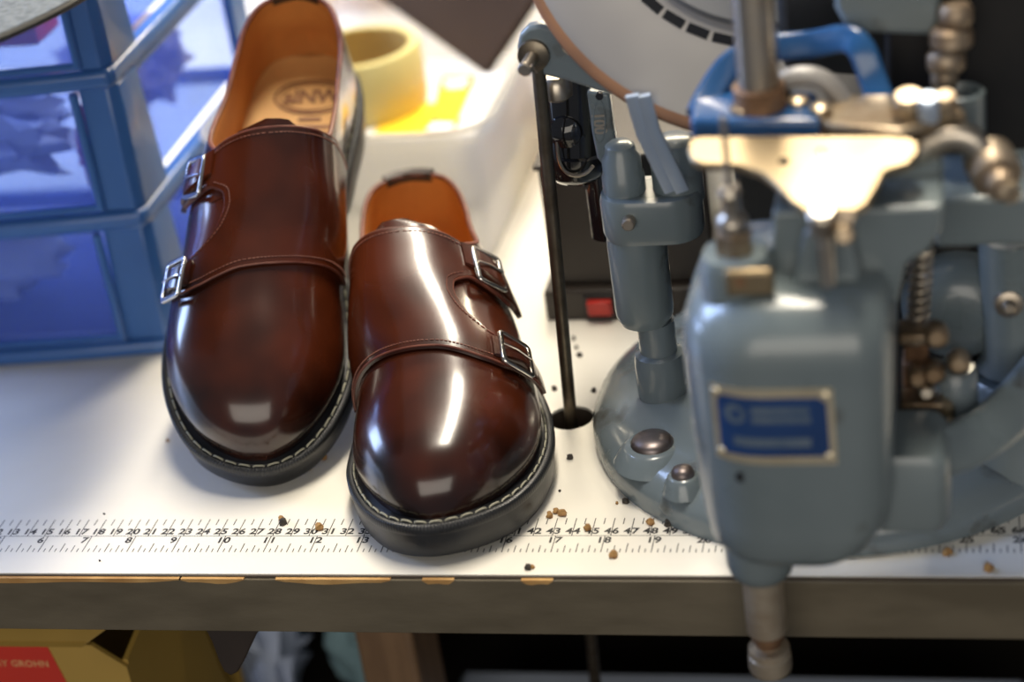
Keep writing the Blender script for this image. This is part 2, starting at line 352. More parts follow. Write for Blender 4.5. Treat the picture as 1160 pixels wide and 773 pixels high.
def build_shoe(loc, rot, mirror, label, logo, df, db):
    T_FRONT = lambda a: T_FRONT_(a) + df
    T_BACK = lambda a: T_BACK_(a) + db
    root = thing('monk_strap_shoe', loc, rot, label, 'shoe', 'pair of double monk strap shoes')
    sg = -1.0 if mirror else 1.0
    def mx(geo): return [np.array([sg * v[0], v[1], v[2]]) for v in geo[0]], geo[1]
    def part(name, geo, mt, **k): return obj(name, mx(geo), mt, k.pop('parent', root), world=False, **k)
    # --- sole: block and ribbed welt
    N = 1520; base, per = resample(OUT, N); T = np.roll(base, -1, 0) - np.roll(base, 1, 0); T /= np.linalg.norm(T, axis=1)[:, None]
    nin = inset(base, lambda y: 1.0) - base
    def loop(ins, zf, rib=0.0, ribz=0.0, P=base, nn=nin, step=1):
        out = []
        for i in range(0, len(P), step):
            r = 1.0 if (i // 2) % 2 else 0.0
            p = P[i] + nn[i] * (ins + rib * r); out.append(np.array([p[0], p[1], zf(p[1]) - ribz * r]))
        return out
    part('outsole', loft([loop(.55, lambda y: bot_z(y), step=8), loop(.32, lambda y: bot_z(y) + .05, step=8), loop(.18, lambda y: bot_z(y) + .3, step=8), loop(.12, lambda y: .5 * bot_z(y) + .5 * top_z(y), step=8),
                          loop(.10, lambda y: top_z(y) - .62, step=8), loop(.6, lambda y: top_z(y) - .60, step=8)]), M['sole'], angle=30)
    part('welt', loft([loop(.6, lambda y: top_z(y) - .60), loop(.03, lambda y: top_z(y) - .58), loop(0, lambda y: top_z(y) - .5), loop(0, lambda y: top_z(y) - .12, .035), loop(.07, lambda y: top_z(y) - .02, .02, .045),
                       loop(.30, lambda y: top_z(y), 0, .03), loop(.33, lambda y: top_z(y) - .02), loop(.37, lambda y: top_z(y) - .05), loop(.50, lambda y: top_z(y) - .05), loop(.54, lambda y: top_z(y)), loop(1.6, lambda y: top_z(y) + .02)]), M['sole'], angle=50)
    # --- welt stitches, one object each
    sp, sper = resample(inset(base, lambda y: .44), int(per / .82))
    sm = mesh_data('stitch', *tube([(-.30, 0, -.05), (-.24, 0, .03), (-.1, 0, .05), (.1, 0, .05), (.24, 0, .03), (.30, 0, -.05)], .055, 6), M['thread_welt'])
    for i, p in enumerate(sp):
        d = sp[(i + 1) % len(sp)] - sp[i - 1]
        o = bpy.data.objects.new('stitch', sm); COL.objects.link(o); o.parent = root
        o.location = Vector((sg * p[0], p[1], top_z(p[1]) - .0)) * S; o.rotation_euler = (0, 0, math.atan2(d[1], sg * d[0]))
    # --- upper
    nu, nv = 96, 26; us = [0.5 - 0.5 * math.cos(math.pi * i / nu) for i in range(nu + 1)]
    ts = sorted([_T0 + (_T1 - _T0) * u for u in us] + [THROAT - .001, THROAT + .001])
    hv = []
    for side in (0, 1):
        rows = []
        for t in ts:
            c = cut_angle(t); r = []
            for k in range(nv + 1):
                a = -0.10 + (c + 0.10) * k / nv; r.append(last(t, a if side == 0 else math.pi - a))
            rows.append(r)
        hv.append(grid(rows))
    part('upper', join(*hv), M['leather'], weld=True, angle=70)
    # --- lining, insole, topline
    hv = []
    tl = [9 + (_T1 - 9) * math.sin(.5 * math.pi * i / 60) for i in range(61)] + [THROAT - .001, THROAT + .001]; tl.sort()
    for side in (0, 1):
        rows = []
        for t in tl:
            c = cut_angle(t); rows.append([last(t, (lambda a: a if side == 0 else math.pi - a)(c * k / 12), -.24) for k in range(13)])
        hv.append(grid(rows))
    lin = part('lining', join(*hv), M['lining'], weld=True, angle=70)
    top = [last(t, cut_angle(t), -.11) for t in np.linspace(THROAT + .01, _T1, 40)]
    top2 = [last(t, math.pi - cut_angle(t), -.11) for t in np.linspace(THROAT + .01, _T1, 40)]
    part('topline_binding', tube(top + top2[::-1][1:], .15, 8), M['leather_edge'])
    rows = []
    for t in np.linspace(8, _T1 - .35, 50):
        a, b = w_med(t) + .3, w_lat(t) - .3; rows.append([np.array([a + (b - a) * k / 8, t, top_z(t) + .42 + .12 * (2 * k / 8 - 1) ** 2]) for k in range(9)])
    ins = part('insole', grid(rows), M['insole'])
    # --- tongue under the strap panel
    po, pi = [], []
    for t in np.linspace(13.5, 17.1, 10):
        e = 37 * math.sqrt(max(0.03, 1 - max(0, (t - 15.2) / 1.92) ** 2)); dp = -.06 + .30 * max(0, t - 15.9)
        po.append([last(t, D2R(94 + e * (2 * k / 14 - 1)), -dp) for k in range(15)]); pi.append([last(t, D2R(94 + e * (2 * k / 14 - 1)), -dp - .18) for k in range(15)])
    part('tongue', shell(po, pi), M['leather'])
    # --- strap panel over the instep, with the scooped gap between the two straps
    vs = list(np.linspace(0, 1, 121))
    po, pi = [], []
    for v in vs:
        a0 = V_END(v); ro, ri = [], []
        for k in range(61):
            an = a0 + (74 - a0) * k / 22 if k < 22 else 74 + 96 * (k - 22) / 38; tf, tb = T_FRONT(an), T_BACK(an)
            tt = tf + (tb - tf) * v
            lift = .36 - .12 * sstep(120, 170, an) + .12 * (1 - sstep(15, 50, an))
            ro.append(last(tt, D2R(an), lift)); ri.append(last(tt, D2R(an), lift - .28))
        po.append(ro); pi.append(ri)
    pan = part('strap_panel', shell(po, pi), M['leather'], angle=50)
    # rolled edge of the panel
    eg = [last(T_FRONT(a), D2R(a), .30 - .12 * sstep(120, 170, a) + .12 * (1 - sstep(15, 50, a))) for a in np.linspace(20, 168, 70)]
    part('panel_edge', tube(eg, .07, 6), M['leather_edge'])
    eg2 = [last(T_BACK(a), D2R(a), .30 - .12 * sstep(120, 170, a)) for a in np.linspace(48, 168, 60)]
    part('throat_edge', tube(eg2, .07, 6), M['leather_edge'])
    eg3 = []
    for v in np.linspace(.215, .79, 60):
        a = V_END(v); eg3.append(last(T_FRONT(a) + (T_BACK(a) - T_FRONT(a)) * v, D2R(a), .24))
    part('scoop_edge', tube(eg3, .10, 6), M['leather_edge'])
    # --- seam stitches of the panel
    ds = []
    def seam(fn, n):
        P = [fn(s) for s in np.linspace(0, 1, n * 3 + 1)]
        for i in range(n): ds.append(tube([P[3 * i], P[3 * i + 1], P[3 * i + 2]], .035, 5))
    lf = lambda a: .385 - .12 * sstep(120, 170, a) + .12 * (1 - sstep(15, 50, a))
    seam(lambda s: last(T_FRONT(50 + 116 * s) + .28, D2R(50 + 116 * s), lf(50 + 116 * s)), 62)
    seam(lambda s: last(T_BACK(50 + 116 * s) - .28, D2R(50 + 116 * s), lf(50 + 116 * s)), 52)
    def cutp(s):
        v = .245 + .51 * s; a = V_END(v) + 3.2; return last(T_FRONT(a) + (T_BACK(a) - T_FRONT(a)) * v, D2R(a), lf(a))
    seam(cutp, 26)
    part('seam_stitching', join(*ds), M['thread_brown'], kind='stuff')
    # --- buckles
    for (v0, v1, an) in ((0.0, .215, 44), (.79, 1.0, 45)):
        tf, tb = T_FRONT(an), T_BACK(an); tm = tf + (tb - tf) * (v0 + v1) / 2; hl = (tb - tf) * (v1 - v0) / 2 + .34
        n = last_normal(tm, D2R(an)); c = last(tm, D2R(an), .62)
        e2 = last(tm + .3, D2R(an), .62) - last(tm - .3, D2R(an), .62); e2 /= np.linalg.norm(e2)
        e1 = np.cross(n, e2); e1 /= np.linalg.norm(e1)
        if e1[2] > 0: e1 = -e1                                          # towards the sole
        hw = .98; loopP = []
        for (sx, sy, a0) in ((1, 1, 0), (-1, 1, 90), (-1, -1, 180), (1, -1, 270)):
            for k in range(4):
                a = D2R(a0 + 30 * k); loopP.append(c + e1 * (sx * (hw - .2) + .2 * math.cos(a)) + e2 * (sy * (hl - .2) + .2 * math.sin(a)) - n * .10 * abs(sx))
        bk = part('buckle', tube(loopP, .15, 8, closed=True, flat=(.15, .11), up=n), M['nickel'], angle=60)
        part('prong', tube([c - e1 * hw + n * .1, c - e1 * .2 + n * .2, c + e1 * .9 + n * .12], .065, 6), M['nickel'], parent=bk)
        # leather loop that holds the buckle and the strap end tucked through it
        po, pi = [], []
        for k in range(13):
            aa = an + 15 - 34 * k / 12
            po.append([last(T_FRONT(aa) + (T_BACK(aa) - T_FRONT(aa)) * (v0 + (v1 - v0) * (.12 + .76 * j / 8)), D2R(aa), .52 + .22 * math.sin(math.pi * k / 12)) for j in range(9)])
            pi.append([last(T_FRONT(aa) + (T_BACK(aa) - T_FRONT(aa)) * (v0 + (v1 - v0) * (.12 + .76 * j / 8)), D2R(aa), .40) for j in range(9)])
        part('strap_loop', shell(po, pi), M['leather'], angle=50)
    # --- heel tab
    po, pi = [], []
    for side in (1,):
        for k in range(9):
            t = _T1 - .02 - .42 * abs(k - 4) / 4 * abs(k - 4) / 4; sd = k < 4
            c = cut_angle(t); aa = c if not sd else math.pi - c
            q = last(t, aa, .06); q2 = last(t, aa, -.26); po.append([q + (0, 0, .26), q - (0, 0, .5)]); pi.append([q2 + (0, 0, .26), q2 - (0, 0, .3)])
    part('heel_tab', shell(po, pi), M['dark_tab'])
    # --- printed mark on the insole
    if logo:
        cy = 25.7; zz = lambda y: top_z(y) + .50
        ov = []
        for (a, b, w) in ((2.3, 1.3, .09), (2.0, 1.05, .05)):
            P = [np.array([-1.2 + a * math.cos(u), cy + b * math.sin(u), zz(cy)]) for u in np.linspace(0, 2 * math.pi, 48, endpoint=False)]
            ov.append(tube(P, .1, 4, closed=True, flat=(w, .012), up=(0, 0, 1)))
        tx = text_geo('alNW', 1.45, .95)
        ov.append(([np.array([-1.2 + v[0] * sg, cy + v[1], zz(cy) + .015]) for v in tx[0]], tx[1]))
        for (y, w) in ((cy - 1.75, .7), (cy - 2.35, 1.5), (cy - 2.9, 1.9)):
            ov.append(box(-1.2 - w, -1.2 + w, y - .13, y + .13, zz(y) - .02, zz(y) + .012))
        part('insole_mark', join(*ov), M['insole_print'], parent=ins, smooth=False)
    return root
shoe_a = build_shoe((38.45, 0.8, 0), (0, 0, D2R(13.94)), False, 'brown double monk strap shoe standing flat by the bench edge, buckles on its right', False, -.45, 0)
shoe_b = build_shoe((25.5, 7.9, -0.46), (D2R(27), D2R(5), D2R(7)), True, 'brown double monk strap shoe leaning heel-up on the clear box, stamped insole showing', True, .5, .25)

# ------------------------------------------------------------------ room and bench
M['top'] = mat('white_laminate', (0.80, 0.775, 0.71), (0.70, 0.67, 0.60), scale=9, lo=.3, hi=.78, rough=0.40, rough2=.55, bump=0.04, bump_scale=220)
M['bench_edge'] = mat('brown_grey_edge', (0.095, 0.077, 0.048), (0.13, 0.107, 0.069), scale=16, rough=0.42, rough2=.6, bump=0.08, bump_scale=180, stretch=(1, 3, 3))
M['bench_core'] = mat('bench_core', (0.05, 0.04, 0.03), (0.07, 0.05, 0.035), scale=30, rough=0.7)
M['ply'] = mat('chipped_ply', (0.55, 0.33, 0.12), (0.38, 0.20, 0.06), scale=40, rough=0.7)
M['ink'] = mat('black_ink', (0.012, 0.012, 0.013), (0.03, 0.03, 0.03), scale=60, rough=0.6)
M['wood'] = mat('brown_wood', (0.22, 0.13, 0.065), (0.15, 0.085, 0.042), scale=14, rough=0.55, stretch=(6, 6, 1), bump=.1, bump_scale=60)
M['wall'] = mat('painted_wall', (0.42, 0.39, 0.34), (0.38, 0.35, 0.31), scale=6, rough=0.8)
M['floor'] = mat('dark_floor', (0.10, 0.095, 0.09), (0.07, 0.065, 0.06), scale=8, rough=0.6)
tag(obj('floor', box(-150, 220, -120, 100, -77, -75), M['floor']), kind='structure')
tag(obj('wall_back', box(-150, 220, 100, 104, -75, 60), M['wall']), kind='structure')

bench = thing('workbench', (40, 48, -75), label='white topped workbench with printed ruler along its dark front edge', cat='workbench')
HX, HY, HR = 42.0, 14.9, 1.28                                   # hole for the pull rod
def holed(x0, x1, y0, y1, z0, z1, n=32):
    """slab with one round hole"""
    outer = []
    for k in range(n):
        a = 2 * math.pi * k / n - .75 * math.pi; c, s = math.cos(a), math.sin(a)
        w = 5.0; f = w / max(abs(c), abs(s)); outer.append((HX + c * f, HY + s * f))
    inner = [(HX + HR * math.cos(2 * math.pi * k / n - .75 * math.pi), HY + HR * math.sin(2 * math.pi * k / n - .75 * math.pi)) for k in range(n)]
    V, Fc = [], []
    for z in (z0, z1): V += [(x, y, z) for x, y in outer] + [(x, y, z) for x, y in inner]
    for k in range(n):
        j = (k + 1) % n
        Fc += [(k, j, n + j, n + k), (2 * n + k, 3 * n + k, 3 * n + j, 2 * n + j), (n + k, n + j, 3 * n + j, 3 * n + k)]
    g = [(V, Fc)]
    for b in ((x0, HX - 5, y0, y1), (HX + 5, x1, y0, y1), (HX - 5, HX + 5, y0, HY - 5), (HX - 5, HX + 5, HY + 5, y1)): g.append(box(*b, z0, z1))
    return join(*g)
tt = obj('tabletop', holed(-60, 140, 0, 96, -.16, 0), M['top'], bench, smooth=False)
obj('core_board', holed(-60, 140, 0.1, 96, -3.3, -.16), M['bench_core'], bench, smooth=False)
es = obj('edge_strip', box(-60, 140, -.22, .1, -3.5, -.20), M['bench_edge'], bench, bevel=.05)
obj('edge_line', box(-60, 140, -.10, .1, -.20, -.06), M['bench_core'], bench)
for (xa, xb) in ((0, 205), (203, 276), (312, 442), (478, 514), (590, 626)):       # splintered ply showing above the strip
    a, b = at(xa - 30 if xa == 0 else xa, 655, Y=-.22)[0], at(xb, 655, Y=-.22)[0]; n = max(6, int((b - a) / .5)); lo = []
    for k in range(n + 1):
        s = k / n; lo.append((a + (b - a) * s, -.30, -.18 - (.26 * (math.sin(math.pi * min(1, max(0, s * 1.0))) ** .35 if xa else (1 - s ** 6)) * (0.8 + .2 * math.sin(9 * s + xa)))))
    obj('splinter', prism([(a, -.30, -.12), (b, -.30, -.12)] + lo[::-1], (0, .3, 0)), M['ply'], es)
for x in (-48, 27.0, 128):
    for y in (14 if x == 27.0 else 6, 86): obj('leg', box(x, x + 3.6, y, y + 5, -75, -3.3), M['wood'], bench, bevel=.3)
obj('back_panel', box(-58, 138, 58, 60, -32, -3.3), M['bench_edge'], bench)  # added to keep the depth under the bench dark, hides the lit wall
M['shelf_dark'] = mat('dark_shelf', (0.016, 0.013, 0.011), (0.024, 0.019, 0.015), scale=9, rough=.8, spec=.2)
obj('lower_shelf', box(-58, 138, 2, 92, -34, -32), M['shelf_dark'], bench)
# printed ruler
rg = []
def dash(x, y0, y1, w=.05): rg.append(([(x - w / 2, y0, .006), (x + w / 2, y0, .006), (x + w / 2, y1, .006), (x - w / 2, y1, .006)], [(0, 1, 2, 3)]))
rg.append(([(-.3, 3.36, .006), (126, 3.36, .006), (126, 3.40, .006), (-.3, 3.40, .006)], [(0, 1, 2, 3)]))
for i in range(1, 126):
    dash(i, 3.4, 4.95); dash(i + .5, 4.4, 4.95)
    g = text_geo(str(i), .72, 1.1)
    rg.append(([np.array([v[0] * 1.0 + i, v[1] + 3.78, .007]) for v in g[0]], g[1]))
for i in range(8, 49 * 8 + 1):
    x = i / 8 * 2.54; L = {0: 1.48, 4: .78, 2: .60, 6: .60}.get(i % 8, .32); dash(x, 1.92, 1.92 + L)
    if i % 8 == 0:
        g = text_geo(str(i // 8), .72, 1.1); n = len(str(i // 8))
        rg.append(([np.array([v[0] * 1.0 + x - (.0 if n > 1 else .28), v[1] + 2.98, .007]) for v in g[0]], g[1]))
obj('printed_ruler', join(*rg), M['ink'], tt, smooth=False)

# crumbs of cork and rubber on the bench
M['crumb_tan'] = mat('cork_crumb', (0.42, 0.25, 0.09), (0.22, 0.11, 0.04), scale=300, rough=0.8)
M['crumb_black'] = mat('rubber_crumb', (0.02, 0.018, 0.016), (0.05, 0.04, 0.03), scale=300, rough=0.7)
CR = [(657, 404, 1, .17, 'largest black crumb between the red switch and the rod hole'), (628, 442, 1, .16, 'black crumb just left of the rod above its hole'), (612, 444, 1, .16, 'black crumb beside the lower strap end of the flat shoe'),
      (673, 444, 1, .17, 'black crumb between the rod hole and the machine foot'), (646, 520, 1, .17, 'lone black crumb below the rod hole'), (709, 570, 1, .18, 'black crumb touching the rim of the machine foot above the 47 mark'),
      (699, 571, 0, .09, 'tiny tan speck left of the black crumb above the 46 mark'), (623, 586, 0, .2, 'tan crumb at the flat shoe sole above the 42 mark'), (630, 581, 0, .17, 'rearmost tan crumb of the trio above the 43 mark'),
      (637, 584, 0, .2, 'rightmost tan crumb of the trio above the 43 mark'), (634, 557, 1, .07, 'tiny black speck midway between the rod hole and the 43 mark'), (666, 600, 0, .2, 'tan crumb on the printed 45'),
      (737, 594, 0, .22, 'tan crumb above the printed 48'), (757, 595, 1, .22, 'black crumb above the printed 49'), (696, 631, 0, .22, 'tan crumb below the inch ticks near 18'), (598, 645, 1, .17, 'black crumb at the bench edge right of the flat shoe'),
      (603, 644, 0, .12, 'tiny tan crumb at the bench edge right of the flat shoe'), (321, 594, 1, .22, 'black crumb on the ticks between 28 and 29'), (319, 590, 0, .17, 'tan crumb behind the black one at the 28 mark'), (362, 600, 0, .24, 'tan crumb between the printed 30 and 31'),
      (367, 520, 0, .2, 'tan crumb nearest the leaning shoe sole, between the shoes'), (349, 532, 0, .2, 'tan crumb in front of the leaning shoe toe'), (1073, 628, 0, .22, 'tan crumb right of the machine near the 25 inch mark'),
      (1119, 646, 0, .26, 'tan crumb at the bench edge on the far right'), (650, 385, 1, .14, 'black crumb nearest the red switch'), (653, 395, 1, .12, 'small black crumb second nearest the red switch'), (118, 583, 1, .06, 'tiny black speck above the 18 mark on the left'),
      (113, 636, 1, .06, 'tiny black speck near the bench edge on the left'), (190, 500, 0, .1, 'tiny tan speck left of the leaning shoe')]
for i, (px, py, k, r, lab) in enumerate(CR):
    p = at(px, py, Z=0); rr = np.random.default_rng(100 + i)
    g = lathe((p[0], p[1], 0), (0, 0, 1), [(0, r * .8), (r * .5, r), (r * 1.2, r * .8), (r * 1.6, r * .3)], 7)
    g = ([np.array(v) + (rr.random(3) - .5) * r * .7 * np.array([1, 1, .3 if v[2] > 0.01 else 0]) for v in g[0]], g[1])
    tag(obj('crumb', g, M['crumb_black' if k else 'crumb_tan'], smooth=False), lab, 'crumb', 'crumbs scattered on the bench')

# ------------------------------------------------------------------ blue drawer tower
M['blue'] = mat('blue_plastic', (0.036, 0.12, 0.36), (0.045, 0.14, 0.40), scale=12, rough=0.30, rough2=.36, coat=.2)
M['drawer'] = plastic('translucent_blue', (0.80, 0.87, 1.0), (0.24, 0.35, 0.84), .76, .2)
M['paper'] = mat('white_paper', (0.80, 0.80, 0.84), (0.66, 0.68, 0.78), scale=14, rough=0.8)
M['pink'] = mat('pink_item', (0.62, 0.16, 0.34), (0.5, 0.12, 0.3), scale=20, rough=0.6)
M['red'] = mat('red_print', (0.72, 0.035, 0.02), (0.64, 0.03, 0.018), scale=20, rough=0.45)
M['cream_wrap'] = mat('cream_wrap', (0.68, 0.50, 0.38), (0.55, 0.38, 0.34), scale=25, rough=0.7)
TX0, TX1, TY0, TY1 = -20.0, 15.6, 23.8, 47.0
tower = thing('drawer_tower', ((TX0 + TX1) / 2, 35, 0), label='blue plastic drawer tower with see-through drawers left of the shoes', cat='drawers')
zs = [0.0, 9.6, 18.6, 27.6]
def bow(x): return 1.5 * (1 - ((x - (TX0 + TX1) / 2) / ((TX1 - TX0) / 2)) ** 2)
for i, z in enumerate(zs):                                     # curved shelf rails
    h0, h1 = (0, 1.05) if i == 0 else (z - .95, z + .25)
    P = [(TX0 + (TX1 - TX0) * k / 24) for k in range(25)]
    ou = [np.array([x, TY0 - .55 - bow(x), 0]) for x in P] + [np.array([TX1 + .1, TY0 - .2, 0]), np.array([TX1 + .1, TY1, 0]), np.array([TX0 - .1, TY1, 0]), np.array([TX0 - .1, TY0 - .2, 0])]
    ou = [np.array([p[0], p[1], h0]) for p in ou]
    fb = ou[:25] + [np.array([x, TY0 + 1.0 - bow(x) * .5, h0]) for x in reversed(P)]
    obj('shelf_rail', prism(fb, (0, 0, h1 - h0)), M['blue'], tower, bevel=.38, seg=3)
    for (a, b, c, d) in ((TX1 - 1.0, TX1 + .1, TY0 - .2, TY1), (TX0 - .1, TX0 + 1.0, TY0 - .2, TY1), (TX0 + 1, TX1 - 1, TY1 - 1, TY1)):
        obj('side_rail', box(a, b, c, d, h0 + .1, h1 - .05), M['blue'], tower, bevel=.3, seg=3)
for i in range(3):
    z0, z1 = (1.05 if i == 0 else zs[i] + .25), zs[i + 1] - .95
    fx = TX1 - 3.0 + .7 * i                                     # the posts lean a little: wide foot, narrow head
    for s in (1, -1):
        def X(v): return v if s == 1 else TX0 + TX1 - v
        obj('post', loft([[np.array(p) for p in ((X(fx - .2), TY0 - .5, z0), (X(TX1 - .5), TY0 - .4, z0), (X(TX1), TY0 + .3, z0), (X(TX1), TY0 + 4.2, z0), (X(TX1 - .5), TY0 + 4.2, z0), (X(TX1 - .7), TY0 + .6, z0), (X(fx - .2), TY0 + .2, z0))],
                          [np.array(p) for p in ((X(fx), TY0 - .3, z1), (X(TX1 - .5), TY0 - .2, z1), (X(TX1), TY0 + .4, z1), (X(TX1), TY0 + 3.4, z1), (X(TX1 - .5), TY0 + 3.4, z1), (X(TX1 - .7), TY0 + .6, z1), (X(fx), TY0 + .3, z1))]]), M['blue'], tower, bevel=.12)
        obj('rear_post', box(min(X(TX1), X(TX1 - .7)), max(X(TX1), X(TX1 - .7)), TY1 - 3, TY1 - .2, z0, z1), M['blue'], tower, bevel=.12)
    # drawer: bowed front, side walls, floor, frame round the front
    dx0, dx1 = TX0 + 3.0 - .7 * i + .2, fx - .2
    xs = np.linspace(dx0, dx1, 21); fr = [np.array([x, TY0 - .25 - bow(x) * .9, 0]) for x in xs]
    d = obj('drawer', join(shell([[p + (0, 0, z0 + .15) for p in fr], [p + (0, 0, z1 - .1) for p in fr]], [[p + (0, .22, z0 + .15) for p in fr], [p + (0, .22, z1 - .1) for p in fr]]),
                           box(TX1 - 1.3, TX1 - 1.1, TY0 + .8, TY1 - 1, z0 + .15, z1 - .8), box(TX0 + 1.1, TX0 + 1.3, TY0 + .8, TY1 - 1, z0 + .15, z1 - .8), box(TX0 + 1.2, TX1 - 1.2, TY0 + .5, TY1 - 1, z0 + .05, z0 + .2)), M['drawer'], tower)
    obj('drawer_rim', tube([(TX1 - 1.1, TY0 + .8, z1 - .7), (TX1 - 1.1, TY1 - 1, z1 - .7)], .3, 8, flat=(.28, .42), up=(0, 0, 1)), M['blue'], d)
    obj('front_frame', tube([fr[0] + (0, -.05, z0 + .2), fr[0] + (0, -.05, z1 - .15)], .28, 8), M['blue'], d)
    obj('front_frame', tube([fr[-1] + (0, -.05, z0 + .2), fr[-1] + (0, -.05, z1 - .15)], .28, 8), M['blue'], d)
    obj('front_frame', tube([p + (0, -.02, z0 + .35) for p in fr], .22, 8), M['blue'], d)
def wad(name, c, rx, ry, rz, mt, label, cat, seed, amp=.25, n=18):
    """crumpled soft thing"""
    rr = np.random.default_rng(seed); ph = rr.random((6, 4)) * 6; V, Fc = [], []
    for i in range(n + 1):
        th = math.pi * i / n
        for k in range(2 * n):
            a = math.pi * k / n; u = np.array([math.sin(th) * math.cos(a), math.sin(th) * math.sin(a), math.cos(th)])
            d = 1 + amp * sum(math.sin(3 * (u @ p[:3]) + p[3]) * .3 for p in ph) + amp * .3 * (rr.random() - .5)
            z = c[2] + rz * (1 + u[2] * d); V.append(np.array([c[0] + rx * u[0] * d, c[1] + ry * u[1] * d, max(z, c[2])]))
    for i in range(n):
        for k in range(2 * n): Fc.append((i * 2 * n + k, i * 2 * n + (k + 1) % (2 * n), (i + 1) * 2 * n + (k + 1) % (2 * n), (i + 1) * 2 * n + k))
    return tag(obj(name, (V, Fc), mt, weld=True, angle=50), label, cat)
wad('crumpled_paper', (.5, 28.4, 10.06), 8.8, 3.6, 3.0, M['paper'], 'crumpled white wrapping paper inside the middle blue drawer', 'paper', 3)
wad('crumpled_paper', (8.8, 40, 10.06), 3.9, 4.5, 3.0, M['cream_wrap'], 'cream wrapped bundle at the side of the middle blue drawer', 'bundle', 5)
wad('pink_pouch', (11.7, 27.0, 10.06), .9, 1.4, 2.4, M['pink'], 'pink pouch showing through the middle blue drawer', 'pouch', 9)
wad('folded_cloth', (-3, 29, 1.26), 9.5, 4.2, 3.1, M['paper'], 'pale folded cloth inside the bottom blue drawer', 'cloth', 12, .15)
tag(obj('small_carton', box(4.5, 9.5, 27.5, 31, 19.06, 21.2), M['red'], bevel=.15), 'small red carton inside the top blue drawer', 'carton')
# grey textured sheet lying on the tower, hanging over its front
M['grey_sheet'] = mat('speckled_grey', (0.125, 0.135, 0.13), (0.07, 0.077, 0.075), scale=260, lo=.42, hi=.62, rough=0.8, bump=.5, bump_scale=320)
M['black_edge'] = mat('black_edge', (0.01, 0.01, 0.011), (0.02, 0.02, 0.02), scale=50, rough=.5)
p1, p2 = at(0, 43, Z=27.87), at(86, 0, Z=27.87)
arc = []
dv = (p2 - p1); nrm = np.array([dv[1], -dv[0], 0]); nrm /= np.linalg.norm(nrm)
for s in np.linspace(-1.9, 2.2, 30): arc.append(p1 + dv * s + nrm * (0.55 - 2.2 * (s - .5) ** 2 * .35))
ou = [np.array([p[0], p[1], 27.87]) for p in arc]; back = [np.array([ou[-1][0] - 3, 28, 27.87]), np.array([-18, 28, 27.87]), np.array([-18, ou[0][1] + 4, 27.87])]
sheet = thing('grey_sheet', (0, 30, 27.87), label='speckled grey sheet with a black edge lying on top of the drawer tower', cat='sheet')
obj('sheet', prism(ou + back, (0, 0, .35)), M['grey_sheet'], sheet)
obj('edge_binding', tube([p + (0, 0, .12) for p in ou], .22, 8), M['black_edge'], sheet)

# ------------------------------------------------------------------ clear box behind the shoes, with what lies in it
M['clear'] = plastic('milky_plastic', (0.97, 0.96, 0.94), (0.80, 0.79, 0.75), .6, .28)
M['tape'] = mat('cream_tape', (0.66, 0.58, 0.26), (0.60, 0.51, 0.20), scale=20, rough=0.45)
M['card_core'] = mat('tape_core', (0.34, 0.21, 0.04), (0.28, 0.17, 0.035), scale=30, rough=0.7)
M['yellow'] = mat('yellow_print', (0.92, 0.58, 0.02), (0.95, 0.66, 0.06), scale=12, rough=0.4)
M['orange'] = mat('orange_print', (0.90, 0.26, 0.03), (0.86, 0.20, 0.03), scale=12, rough=0.4)
M['white'] = mat('white_card', (0.88, 0.87, 0.84), (0.80, 0.79, 0.77), scale=15, rough=0.6)
BX0, BX1, BY0, BY1, BH = 15.75, 35.4, 30.9, 65.6, 10.7
cb = thing('plastic_box', ((BX0 + BX1) / 2, (BY0 + BY1) / 2, 0), label='open milky plastic box holding a tape roll behind the shoes', cat='box')
def loopz(gx, gy, z, r): return rrect((BX0 + BX1) / 2, (BY0 + BY1) / 2, BX1 - BX0 + gx, BY1 - BY0 + gy, r, z)
obj('body', loft([loopz(-3.6, -3.6, .5, 2.2), loopz(-2.4, -2.4, BH - 1.6, 2.6), loopz(-.9, -.9, BH - 1.4, 3), loopz(-.6, -.6, BH - .2, 3), loopz(-.9, -.9, BH - .2, 3), loopz(-1.2, -1.2, BH - 1.2, 2.8), loopz(-2.7, -2.7, BH - 1.4, 2.5), loopz(-3.9, -3.9, .8, 2.0)], caps=False), M['clear'], cb)
obj('base', loft([loopz(-4.2, -4.2, 0, 2.0), loopz(-3.6, -3.6, .3, 2.2), loopz(-3.7, -3.7, .75, 2.0)]), M['clear'], cb)
obj('rim', tube([np.array(p) for p in loopz(-.5, -.5, BH - .2, 3)], .22, 8, closed=True), M['clear'], cb)
tag(obj('paper_stack', box(17.9, 31.4, 42.2, 53.6, .76, 5.55), M['white'], bevel=.1), 'tall stack of white card under the tape roll in the milky box', 'card stack')
tag(obj('paper_stack', box(19, 31.4, 54.0, 60.5, .76, 4.15), M['white'], bevel=.1), 'low stack of white card behind the tape roll in the milky box', 'card stack')
TC = (22.3, 48.6, 5.64)
tape = thing('tape_roll', TC, label='cream yellow tape roll standing in the milky plastic box', cat='tape roll')
obj('tape', ring(TC, (0, 0, 1), [(0, 3.75), (0, 4.3), (.2, 4.42), (4.15, 4.42), (4.35, 4.3), (4.35, 3.75)], 48), M['tape'], tape)
obj('core', ring(TC, (0, 0, 1), [(.1, 3.6), (.1, 3.75), (4.25, 3.75), (4.25, 3.6)], 48), M['card_core'], tape)
def flat_card(name, pts, z, h, mt, label, cat, extra=()):
    t = thing(name, at(*pts[0], Z=z), label=label, cat=cat)
    obj('sheet', prism([at(*p, Z=z) for p in pts], (0, 0, h)), mt, t)
    for (nm, ps, mm) in extra: obj(nm, prism([at(*p, Z=z + h) for p in ps], (0, 0, .03)), mm, t)
    return t
